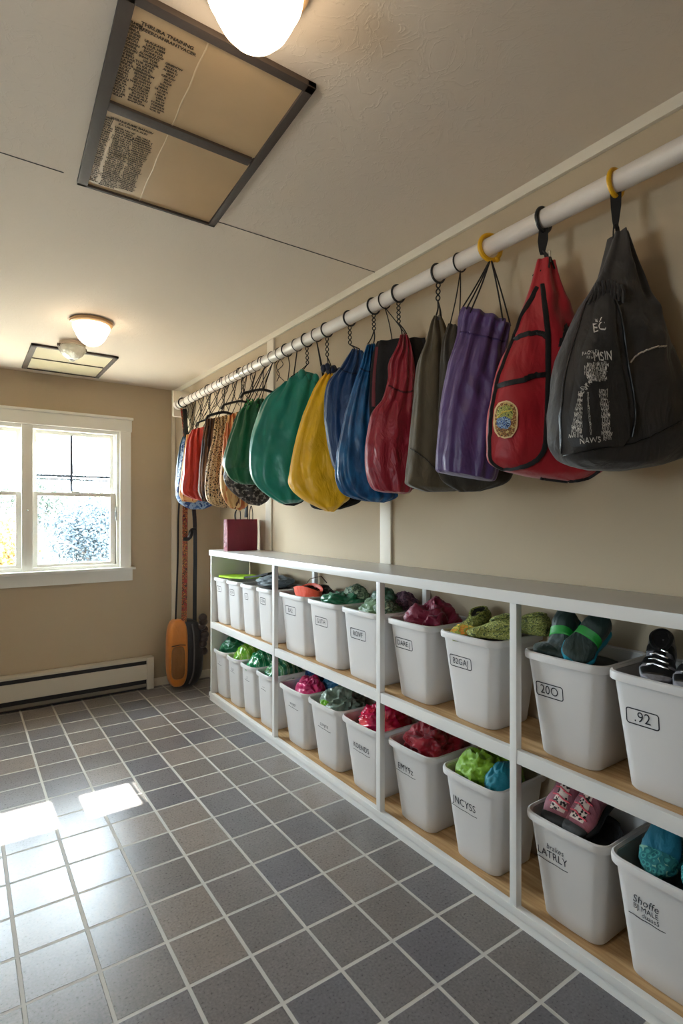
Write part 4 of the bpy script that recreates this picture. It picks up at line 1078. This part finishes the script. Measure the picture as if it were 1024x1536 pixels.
# --- olive bag
OLV = cloth('olive_canvas', rgb(78, 67, 46), .8, wr=.5)
b4 = Bag(1.375, 44, [(652, 475), (645, 492), (638, 515), (626, 550), (620, 612), (614, 670), (609, 715), (612, 728), (640, 738)],
         [(660, 477), (668, 495), (674, 520), (678, 560), (682, 610), (688, 660), (692, 710), (694, 730), (682, 737)], .060, folds=4, famp=.010, namp=.008, seed=12)
t = mkbag('drawstring_bag', 'olive green canvas bag hanging between the crimson and the purple bags', 'bag', b4, OLV)
ring_hook(t, 1.375, BLACKP, 1.3)
chain_cord(t, (RX, 1.374, RZ-.032), (RX-.004, 1.372, RZ-.10), 3, .0024)
cords(t, (RX-.004, 1.372, RZ-.10), [b4.surf(PI*.6, .0), b4.surf(PI*.2, .03), b4.surf(PI*.35, .02)], .0028)
MB().tube([b4.surf(PI*.5, .02), b4.surf(PI*.45, .06)+Vector((-.006, -.006, 0))], .005, 8).build('toggle', CHROME, t)
b4.band([(614, 672), (625, 678), (640, 690), (655, 706)], .004).build('seam', OLB, t)
# --- crimson bag
CRM = cloth('crimson_nylon', rgb(148, 20, 42), .44, wr=.7, ws=18)
b5 = Bag(1.586, 40, [(602, 503), (596, 522), (584, 546), (582, 572), (573, 600), (556, 626), (549, 680), (552, 712), (562, 734), (585, 739)],
         [(609, 504), (616, 525), (620, 545), (622, 570), (622, 600), (622, 630), (622, 680), (620, 715), (616, 736), (606, 741)], .058, folds=5, famp=.009, namp=.013, seed=15, thprof=[(0, .2), (.15, .4), (.28, .42), (.45, .85), (.75, 1), (.93, .85), (1, .3)])
t = mkbag('drawstring_bag', 'crimson crumpled drawstring bag with a pinched neck, in front of the black one', 'drawstring bag', b5, CRM)
ring_hook(t, 1.586, BLACKP, 1.3)
chain_cord(t, (RX, 1.585, RZ-.032), (RX, 1.583, RZ-.115), 5, .0022)
cords(t, (RX, 1.583, RZ-.115), [b5.surf(PI*.7, .0), b5.surf(PI*.3, .0)], .0026)
b5.band([(583, 578), (594, 584), (606, 588), (619, 586)], .006, out=.003).build('neck_cord', mat('maroon_cord', rgb(80, 10, 24), .6), t)
# --- black bag behind crimson
b5b = Bag(1.655, 48, [(566, 512), (560, 530), (557, 560), (555, 600), (556, 660), (560, 710), (572, 736)], [(636, 507), (640, 530), (640, 570), (640, 620), (645, 680), (642, 720), (610, 738)], .028, folds=4, seed=19, thprof=[(0, .4), (.1, .8), (.9, .9), (1, .3)])
t = mkbag('cloth_bag', 'wide black bag with maroon side stripe behind the crimson one', 'bag', b5b, mat('matt_black_cloth', rgb(18, 16, 17), .8, bump=.3, bscale=40))
ring_hook(t, 1.668, BLACKP, .8)
cords(t, (RX, 1.665, RZ-.03), [b5b.surf(PI*.6, .01), b5b.surf(PI*.4, .01)])
b5b.band([(566, 520), (562, 560), (560, 610)], .014).build('maroon_stripe', mat('maroon_trim', rgb(104, 20, 34), .6), t)
# --- textured blue
BLU = speckle('crinkled_blue', [rgb(10, 82, 132), rgb(18, 98, 150), rgb(6, 66, 112)], 40, .38, (1, 1, .35), kind='soft', bump=.8)
b6 = Bag(1.737, 33, [(551, 518), (546, 532), (540, 555), (527, 592), (514, 640), (505, 690), (504, 720), (516, 742), (548, 752)],
         [(561, 516), (564, 532), (566, 555), (567, 592), (570, 640), (575, 690), (582, 722), (596, 744), (575, 754)], .050, folds=6, famp=.009, namp=.008, seed=22)
t = mkbag('drawstring_bag', 'light blue crinkled bag, in front of the darker blue one', 'drawstring bag', b6, BLU)
ring_hook(t, 1.737, BLACKP, 1.2)
chain_cord(t, (RX, 1.736, RZ-.032), (RX, 1.734, RZ-.10), 4, .0022)
cords(t, (RX, 1.734, RZ-.10), [b6.surf(PI*.8, .0), b6.surf(PI*.3, .0)], .0024)
b6.band([(541, 552), (548, 556), (558, 557), (566, 555)], .005, out=.003).build('neck_cord', mat('navy_cord', rgb(10, 40, 74), .6), t)
# --- dark blue
BLD = cloth('deep_blue_nylon', rgb(8, 58, 106), .42, wr=.7)
b7 = Bag(1.902, 33, [(529, 524), (521, 536), (511, 552), (492, 576), (486, 612), (489, 650), (500, 700), (515, 716)],
         [(543, 527), (548, 540), (550, 556), (553, 580), (558, 620), (562, 660), (566, 700), (545, 718)], .052, folds=6, famp=.010, namp=.009, seed=25)
t = mkbag('drawstring_bag', 'dark blue shiny drawstring bag between the light blue and the yellow', 'drawstring bag', b7, BLD)
ring_hook(t, 1.902, BLACKP, 1.2)
chain_cord(t, (RX, 1.901, RZ-.032), (RX, 1.899, RZ-.115), 4, .0022)
cords(t, (RX, 1.899, RZ-.115), [b7.surf(PI*.7, .0), b7.surf(PI*.4, .0)], .0024)
b7.band([(511, 553), (520, 558), (532, 560), (545, 558)], .005, out=.003).build('neck_cord', mat('navy_cord', rgb(10, 40, 74), .6), t)
# --- yellow
YEL = cloth('yellow_satin', rgb(246, 188, 8), .42, wr=.5)
b8 = Bag(2.078, 34, [(489, 560), (474, 580), (456, 620), (443, 662), (434, 708), (434, 728), (450, 746), (474, 760), (490, 767)],
         [(498, 558), (502, 580), (506, 615), (508, 650), (512, 690), (518, 720), (524, 745), (514, 756), (500, 768)], .050, folds=4, famp=.007, namp=.009, seed=28)
t = mkbag('drawstring_bag', 'yellow satin bag with a navy gathered neck, beside the teal green bag', 'drawstring bag', b8, YEL)
ring_hook(t, 2.078, BLACKP, 1.1)
chain_cord(t, (RX, 2.077, RZ-.032), (RX, 2.075, RZ-.125), 4, .0022)
nk = MB()
pn = b8.surf(PI/2, .0)
for k in range(7):
    dx = -.030+.014*k; nk.ball((pn.x+dx, pn.y-.01*(k % 2), pn.z+.012+.008*math.sin(k*2.1)), .014, .014, .018)
nk.build('navy_neck', cloth('navy_nylon', rgb(14, 34, 62), .4), t)
cords(t, (RX, 2.075, RZ-.125), [pn+Vector((-.01, 0, .01)), pn+Vector((.015, 0, .01))], .0024)
# --- black bag low behind yellow
b8b = Bag(2.165, 40, [(470, 640), (462, 690), (462, 730), (466, 758), (480, 765)], [(520, 640), (528, 690), (536, 730), (540, 752), (510, 764)], .026, seed=30, folds=4)
t = mkbag('cloth_bag', 'black bag whose base shows below the yellow one', 'bag', b8b, mat('matt_black_cloth', rgb(18, 16, 17), .8))
cords(t, (RX, 2.165, RZ-.03), [b8b.surf(PI*.5, .0), b8b.surf(PI*.45, .0)], .003); ring_hook(t, 2.165, BLACKP, .7)
# --- big teal green
TEG = cloth('teal_green_satin', rgb(14, 134, 114), .34, wr=.35, ws=8)
b9 = Bag(2.253, 34, [(424, 578), (408, 590), (396, 602), (384, 632), (376, 668), (375, 706), (384, 728), (405, 746), (424, 756)],
         [(450, 557), (474, 563), (476, 590), (474, 630), (474, 670), (474, 700), (472, 725), (462, 745), (448, 754)], .066, folds=5, famp=.009, namp=.008, seed=33, thprof=[(0, .35), (.12, .6), (.35, .9), (.7, 1), (.92, .8), (1, .3)])
t = mkbag('drawstring_bag', 'large teal green satin bag with a pale sheen, widest on the rod', 'drawstring bag', b9, TEG)
ring_hook(t, 2.253, BLACKP, 1.1)
chain_cord(t, (RX, 2.252, RZ-.032), (RX+.002, 2.25, RZ-.12), 4, .0022)
e1 = b9.surf(PI*.35, .03)
cords(t, (RX, 2.25, RZ-.12), [b9.surf(PI*.5, .0), b9.surf(PI*.25, .03)], .0022)
rf = MB()
for (u, v, rr) in ((452, 562, .020), (472, 568, .018), (476, 580, .02), (462, 566, .016)):
    rf.ball(b9.find(u, v, -.008), rr, rr, rr*1.3)
rf.build('ruffle', TEG, t)
MB().tube([(RX, 2.44, RZ-.02), (RX-.01, 2.40, RZ-.09), b9.surf(PI*.62, .01)], .0024, 6).build('cord', CORD, t)
ring_hook(t, 2.448, BLACKP, 1.0)
# --- dark bag bottom under teal
b9b = Bag(2.345, 40, [(400, 640), (398, 690), (402, 735), (416, 752), (430, 758)], [(455, 640), (458, 690), (458, 730), (456, 750), (440, 759)], .024, seed=35, folds=3)
t = mkbag('cloth_bag', 'black bag whose thin edge shows under the teal green one', 'bag', b9b, mat('matt_black_cloth', rgb(18, 16, 17), .8))
cords(t, (RX, 2.345, RZ-.03), [b9b.surf(PI*.5, .0)], .003); ring_hook(t, 2.345, BLACKP, .7)
# --- dark green
GRN = cloth('emerald_satin', rgb(10, 94, 54), .38, wr=.4)
b10 = Bag(2.60, 28, [(366, 610), (357, 622), (351, 638), (343, 660), (335, 690), (337, 704), (348, 720), (362, 726)],
          [(394, 598), (397, 612), (400, 635), (402, 660), (404, 690), (404, 706), (398, 720), (384, 727)], .060, folds=5, famp=.010, namp=.008, seed=38, thprof=[(0, .5), (.2, .7), (.7, 1), (1, .4)])
t = mkbag('drawstring_bag', 'emerald green satin bag with a ribboned top, left of the teal green bag', 'drawstring bag', b10, GRN)
ring_hook(t, 2.60, BLACKP, .6); ring_hook(t, 2.69, BLACKP, .6)
for y0, q in ((2.60, .2), (2.60, .35), (2.60, .5), (2.69, .65), (2.69, .8)):
    e = b10.surf(PI*q, .01); p0 = Vector((RX, y0, RZ-.03)); MB().tube([p0, p0.lerp(e, .5)+Vector((.01*math.sin(q*20), 0, 0)), e], .0022, 6).build('cord', CORD, t)
rb = MB(); random.seed(5)
for k in range(14):
    p = b10.find(362+k*2.4, 608-k*.6+random.uniform(-2, 5), .004); q = p+Vector((random.uniform(-.02, .02), random.uniform(-.01, 0), random.uniform(-.03, .02)))
    rb.tube([p, p.lerp(q, .5)+Vector((0, -.01, .008)), q], .004, 6, flat=.4)
rb.build('ribbon', cloth('grass_ribbon', rgb(30, 128, 50), .3), t)
# --- patterned brown bag under emerald
LEOB = speckle('leopard_brown', [rgb(36, 26, 20), rgb(196, 160, 112), rgb(216, 186, 142), rgb(120, 86, 54)], 85, .6, (1, 1, .8), pos=[0, .34, .5, .7])
LEOD = speckle('dark_snake_print', [rgb(44, 34, 30), rgb(58, 46, 40), rgb(150, 138, 126)], 70, .5, (1, 1, 1), pos=[0, .3, .66])
STRD = speckle('brown_gold_stripe', [rgb(44, 30, 26), rgb(120, 80, 50), rgb(52, 32, 30), rgb(176, 136, 84)], 30, .6, (1, 1, .08), pos=[0, .4, .52, .72], kind='noise')
ORG = speckle('orange_tan_print', [rgb(196, 104, 52), rgb(226, 180, 116), rgb(120, 70, 42)], 34, .6, (1, 1, .12), pos=[0, .46, .62], kind='noise')
b11 = Bag(2.80, 22, [(352, 628), (344, 660), (338, 700), (337, 722), (350, 740), (372, 756)], [(372, 624), (384, 660), (396, 700), (404, 735), (402, 750), (388, 759)], .050, folds=4, seed=41)
t = mkbag('patterned_bag', 'dark brown snake print bag showing below the emerald green one', 'bag', b11, LEOD)
ring_hook(t, 2.80, BLACKP, .5); cords(t, (RX, 2.80, RZ-.03), [b11.surf(PI*.4, 0), b11.surf(PI*.6, 0)])
b12 = Bag(2.92, 22, [(343, 624), (337, 645), (333, 690), (330, 720), (334, 745), (346, 762)], [(362, 616), (370, 645), (372, 690), (376, 730), (372, 755), (360, 766)], .045, folds=6, famp=.009, seed=43)
t = mkbag('patterned_bag', 'tan and orange striped bag peeking out left of the emerald one', 'bag', b12, ORG)
ring_hook(t, 2.92, BLACKP, .5); cords(t, (RX, 2.92, RZ-.03), [b12.surf(PI*.3, 0), b12.surf(PI*.7, 0)])
b13 = Bag(3.05, 20, [(324, 627), (319, 660), (311, 695), (307, 730), (312, 752), (328, 761)], [(344, 622), (346, 655), (346, 695), (348, 730), (346, 750), (338, 762)], .050, folds=7, famp=.010, seed=45)
t = mkbag('patterned_bag', 'brown leopard print bag, widest of the patterned ones', 'bag', b13, LEOB)
ring_hook(t, 3.05, BLACKP, .5); cords(t, (RX, 3.05, RZ-.03), [b13.surf(PI*.3, 0), b13.surf(PI*.7, 0)])
b14 = Bag(3.17, 20, [(309, 629), (304, 660), (300, 700), (298, 735), (304, 752)], [(326, 627), (328, 660), (328, 700), (328, 735), (322, 754)], .045, folds=7, famp=.009, seed=47)
t = mkbag('patterned_bag', 'dark brown bag with gold vertical stripes beside the orange red one', 'bag', b14, STRD)
ring_hook(t, 3.17, BLACKP, .5); cords(t, (RX, 3.17, RZ-.03), [b14.surf(PI*.3, 0), b14.surf(PI*.7, 0)])
ORD = cloth('orange_red_satin', rgb(204, 52, 34), .32, wr=.7, ws=16)
b15 = Bag(3.31, 18, [(289, 645), (282, 660), (278, 680), (275, 712), (273, 738), (290, 748)], [(308, 640), (309, 660), (308, 690), (307, 715), (307, 740), (303, 752)], .050, folds=5, famp=.009, namp=.010, seed=49, thprof=[(0, .4), (.15, .8), (.8, 1), (1, .5)])
t = mkbag('drawstring_bag', 'orange red satin bag near the far end of the rod', 'drawstring bag', b15, ORD)
ring_hook(t, 3.31, BLACKP, .5); cords(t, (RX, 3.31, RZ-.03), [b15.surf(PI*.3, 0), b15.surf(PI*.7, 0)])
b16 = Bag(3.47, 16, [(280, 652), (276, 680), (272, 710), (269, 740), (274, 752)], [(292, 650), (296, 680), (298, 715), (300, 745), (292, 754)], .040, folds=6, seed=51)
t = mkbag('patterned_bag', 'thin tan and orange bag between the orange red and the blue plaid', 'bag', b16, ORG)
ring_hook(t, 3.47, BLACKP, .5); cords(t, (RX, 3.47, RZ-.03), [b16.surf(PI*.3, 0), b16.surf(PI*.7, 0)])
PLD = speckle('blue_plaid', [rgb(70, 110, 168), rgb(150, 176, 206), rgb(40, 70, 130), rgb(190, 200, 216)], 22, .6, (1, 1, 1), pos=[0, .42, .55, .7], kind='noise')
b17 = Bag(3.60, 14, [(275, 658), (270, 690), (266, 720), (264, 742), (270, 755), (285, 764)], [(296, 656), (304, 690), (312, 720), (320, 742), (320, 756), (305, 764)], .050, folds=5, seed=53)
t = mkbag('patterned_bag', 'blue and white plaid bag bulging out below the orange red one', 'bag', b17, PLD)
ring_hook(t, 3.60, BLACKP, .5); cords(t, (RX, 3.60, RZ-.03), [b17.surf(PI*.3, 0), b17.surf(PI*.7, 0)])
b18 = Bag(3.76, 12, [(274, 655), (268, 675), (265, 700), (263, 725), (264, 740)], [(290, 660), (294, 680), (296, 700), (298, 725), (296, 742)], .040, folds=5, seed=55)
t = mkbag('drawstring_bag', 'dark teal blue bag, farthest on the rod by the corner', 'drawstring bag', b18, cloth('dark_teal_blue', rgb(18, 78, 104), .45))
ring_hook(t, 3.76, BLACKP, .5); cords(t, (RX, 3.76, RZ-.03), [b18.surf(PI*.3, 0), b18.surf(PI*.7, 0)])
# black coat hangers
def hanger(y, label, w, dz, tilt, thick, hookdx=0.0):
    t = thing('coat_hanger', label, 'hanger', (RX, y, RZ-dz-.03), 'black hangers among the far bags')
    al = math.radians(tilt); ax = Vector((math.cos(al), -math.sin(al), 0))
    c = Vector((RX, y, RZ-dz)); pts = []
    for k in range(-8, 9):
        q = k/8; pts.append(c+ax*(w*q)+Vector((0, 0, -.034*abs(q)**1.4-.02*(abs(q) > .9))))
    MB().tube(pts, thick, 8, flat=.6).build('shoulders', BLACKP, t)
    hp = [c, c+Vector((.003, 0, .04)), Vector((RX+.006, y, RZ-.045)), Vector((RX+.03, y, RZ-.012)), Vector((RX+.022, y, RZ+.022)), Vector((RX, y, RZ+.031)), Vector((RX-.024, y, RZ+.020)), Vector((RX-.030, y, RZ-.006))]
    MB().tube([tuple(p) for p in catmull(hp, 28)], .0028, 8).build('hook', BLACKP, t)
hanger(2.72, 'black hanger nearest, its arm running behind the emerald green bag', .120, .150, 18, .013)
hanger(3.00, 'black hanger over the leopard and striped bags', .115, .165, 20, .012)
hanger(3.26, 'thick black hanger curving over the orange red bag', .110, .190, 24, .015)
hanger(3.50, 'black hanger farthest, above the blue plaid bag', .09, .20, 14, .010)
random.seed(9)
ORD_ = ['tenth', 'ninth', 'eighth', 'seventh', 'sixth', 'fifth', 'fourth', 'third', 'second', 'first']
for i, y in enumerate((2.52, 2.86, 2.98, 3.11, 3.24, 3.39, 3.53, 3.68, 3.84, 3.94)):
    t = thing('wire_hook', 'thin bent black wire hook, %s of the bare ones from the far rod end' % ORD_[i], 'wire hook', (RX, y, RZ-.19), 'thin wire hooks on the far half of the rod')
    ring_hook(t, y, CORD, .55, random.uniform(-.3, .3), 'loop')
    d = random.choice((-1, 1)); L_ = random.uniform(.13, .18)
    pts = [(RX, y, RZ-.03), (RX+d*.012, y-.01, RZ-.06), (RX-d*.014, y+.01, RZ-.10), (RX+d*.02, y-.01, RZ-L_)]
    MB().tube([tuple(p) for p in catmull(pts, 16)], .0020, 6).build('wire', CORD, t)
    pts = [(RX, y, RZ-.03), (RX-d*.016, y+.01, RZ-.07), (RX-d*.004, y, RZ-.11), (RX-d*.03, y-.02, RZ-L_-.01)]
    MB().tube([tuple(p) for p in catmull(pts, 16)], .0020, 6).build('wire', CORD, t)

# ------------------------------------------------------------------ maroon gift bag on the shelf
MAR = cloth('maroon_board', rgb(122, 22, 46), .5, wr=.12)
gx0, gx1, gy0, gy1, gz0, gz1 = 1.600, 1.838, 3.765, 3.835, 1.1405, 1.372
t = thing('gift_bag', 'flat maroon carrier bag with black handles standing on the white shelf', 'carrier bag', (1.72, 3.8, gz0))
m = MB(); R = []
for q in np.linspace(0, 1, 9):
    z = gz0+(gz1-gz0)*q; k = .006*math.sin(q*PI); e = .004*q
    R.append([(gx0-e, gy0-k, z), ((gx0+gx1)/2, gy0-k-.004, z), (gx1, gy0-k, z), (gx1, (gy0+gy1)/2, z), (gx1, gy1, z), ((gx0+gx1)/2, gy1, z), (gx0, gy1, z), (gx0+.010*math.sin(q*PI), (gy0+gy1)/2, z)])
R += [[(p[0]+(.003 if p[0] < 1.7 else -.003), p[1]+(.003 if p[1] < 3.8 else -.003), p[2]-dz) for p in R[-1]] for dz in (0, .03)]
m.rings(R); m.build('body', MAR, t, smooth=False)
for k, (x0, x1, y) in enumerate(((1.665, 1.70, gy0-.001), (1.775, 1.80, gy0-.001), (1.69, 1.79, gy1))):
    MB().tube([tuple(p) for p in catmull([(x0, y, gz1-.01), (x0, y, gz1+.05), ((x0+x1)/2, y, gz1+.10), (x1, y, gz1+.05), (x1, y, gz1-.01)], 20)], .003, 6).build('handle', CORD, t)
lg = MB()
for k in range(3): lg.ring((gx0-.006, gy0+.025+.012*(k % 2), gz0+.03+.035*k), (1, 0, 0), .010, .0016, 14, 5)
lg.build('white_mark', mat('pink_mark', rgb(214, 150, 160), .6), t)
# dark cloth tie hanging just above it
t = tag(MB().tube([tuple(p) for p in catmull([(1.735, 3.74, 1.62), (1.735, 3.74, 1.55), (1.74, 3.742, 1.47), (1.735, 3.742, 1.385)], 18)], .020, 10, flat=.5).build('cloth_tie', BLACK), 'black cloth tie hanging behind the far bags above the maroon carrier bag', 'cloth tie')

# ------------------------------------------------------------------ orange and black bag in the corner
def corner_bag():
    cx_, cy_ = 1.50, 4.44
    t = thing('messenger_bag', 'orange leather and black instrument bag standing in the far corner', 'bag', (cx_, cy_, 0))
    OR = cloth('orange_leather', rgb(206, 124, 44), .42, wr=.25); BK = cloth('black_leather', rgb(38, 34, 36), .38, wr=.4)
    def shell(x0, x1, y0, y1, z0, z1, m, name, lean=.0, p=3.0, rows=26, n=40):
        R = []
        for i in range(rows+1):
            q = i/rows; a = -PI/2+PI*q; s_ = math.sin(a); c_ = max(math.cos(a), 0)
            z = (z0+z1)/2+(z1-z0)/2*math.copysign(abs(s_)**(2/p), s_); w = c_**(2/p)
            ring = []
            for j in range(n):
                b = 2*PI*j/n; cb, sb = math.cos(b), math.sin(b)
                k = 1+.03*noise.noise(Vector((cb*2, sb*2, z*6)))
                ring.append(((x0+x1)/2+(x1-x0)/2*w*k*math.copysign(abs(cb)**(2/p), cb), (y0+y1)/2+(y1-y0)/2*max(w, .02)**.5*math.copysign(abs(sb)**(2/p), sb)+lean*(z-z0), z))
            R.append(ring)
        return MB().rings(R).build(name, m, t, angle=70)
    Rz = Matrix.Rotation(0, 4, 'Z')
    # black rounded body, orange flap shell on the camera-left face
    body = shell(1.375, 1.665, 4.36, 4.53, .002, .55, BK, 'body')
    shell(1.352, 1.515, 4.325, 4.46, .03, .565, OR, 'orange_flap', p=3.4)
    pk = shell(1.370, 1.478, 4.308, 4.36, .10, .36, cloth('worn_brown_leather', rgb(134, 84, 28), .5), 'front_pocket', p=4)
    MB().tube([(1.370, 4.324, .365), (1.43, 4.310, .374), (1.48, 4.320, .365)], .006, 6, flat=.6).build('pocket_edge', mat('dark_leather', rgb(60, 34, 20), .5), pk)
    MB().tube([tuple(p) for p in catmull([(1.545, 4.352, .52), (1.556, 4.342, .42), (1.558, 4.338, .27), (1.550, 4.342, .12), (1.52, 4.352, .04)], 24)], .007, 8).build('zip', mat('grey_zip', rgb(96, 92, 92), .4), t)
    lump = MB()
    random.seed(4)
    for k in range(9): lump.ball((1.655+random.uniform(-.02, .015), 4.40+random.uniform(-.03, .03), .56-k*.036), .036, .036, .034)
    lump.build('side_pouch', cloth('dark_brown_leather', rgb(56, 38, 32), .35), t)
    # straps going up to the rod end
    PAT = speckle('patterned_strap', [rgb(132, 28, 30), rgb(196, 128, 60), rgb(44, 30, 26), rgb(150, 40, 34)], 60, .6, (1, 1, 1), pos=[0, .36, .5, .68])
    def strap(P, w, d, m, name, nn=30):
        C = catmull(P, nn); R = []
        for c in C: R.append([(c[0]-w/2, c[1]-d/2, c[2]), (c[0]+w/2, c[1]-d/2, c[2]), (c[0]+w/2, c[1]+d/2, c[2]), (c[0]-w/2, c[1]+d/2, c[2])])
        return MB().rings(R).build(name, m, t, smooth=False)
    strap([(1.425, 4.40, .54), (1.425, 4.37, .80), (1.425, 4.34, 1.10), (1.418, 4.30, 1.45), (1.405, 4.14, 1.90), (1.35, 4.03, 2.195)], .014, .004, BLACK, 'black_strap')
    strap([(1.480, 4.36, .54), (1.475, 4.33, .80), (1.468, 4.30, 1.10), (1.455, 4.26, 1.45), (1.42, 4.12, 1.90), (1.362, 4.03, 2.195)], .042, .005, PAT, 'patterned_strap')
    strap([(1.590, 4.42, .50), (1.584, 4.40, .80), (1.572, 4.36, 1.10), (1.540, 4.30, 1.45), (1.440, 4.20, 1.70), (1.41, 4.10, 1.95), (1.372, 4.03, 2.195)], .030, .012, BLACKP, 'black_strap')
    MB().tube([tuple(p) for p in catmull([(1.440, 4.255, 1.215), (1.475, 4.245, 1.215), (1.500, 4.26, 1.245), (1.515, 4.28, 1.285), (1.56, 4.325, 1.290)], 24)], [.014]*9+[.018]*8+[.013]*8, 8).build('buckle', BLACKP, t)
    MB().ring((RX, 4.03, RZ), (0, 1, 0), RR_+.007, .005, 24, 8).build('hook', BLACKP, t)
    return t
corner_bag()

# ------------------------------------------------------------------ garden seen through the panes
shrub('garden_shrub', 'pale blue green shrub outside, filling the middle of the right window', 'shrub', 2.20, 11.6, 2.6, 1.15, LEAF_B, 3, 7000, 'shrubs outside the window')
shrub('garden_shrub', 'grey green bush outside at the left of the right window', 'shrub', 1.50, 14.2, 2.9, 1.15, LEAF_G, 5, 6000, 'shrubs outside the window')
shrub('garden_shrub', 'low bluish bush outside at the lower right of the right window', 'shrub', 4.2, 16.5, 2.3, 1.0, LEAF_B, 8, 4000, 'shrubs outside the window')
shrub('garden_shrub', 'golden autumn shrub outside the left window', 'shrub', .25, 9.6, 2.15, .75, LEAF_Y, 9, 5500, 'shrubs outside the window')
def bare_tree(label, x, y, h, seed):
    rnd = random.Random(seed); t = thing('bare_tree', label, 'tree', (x, y, -.4), 'bare trees outside')
    m = MB(); m.tube([(x, y, -.4), (x+.05, y, h*.35)], [.10, .07], 7); m.build('trunk', BARK, t)
    m = MB()
    for k in range(6): branches(m, (x+.05, y, h*(.30+.02*k)), (rnd.gauss(0, .6), rnd.gauss(0, .3), 1), h*.42, .035, 4, rnd, .5)
    m.build('branches', BARK, t)
bare_tree('leafless tree outside, behind the left window', 0.7, 16.5, 5.2, 21)
bare_tree('leafless tree outside, behind the upper right pane', 3.6, 19.0, 5.2, 23)
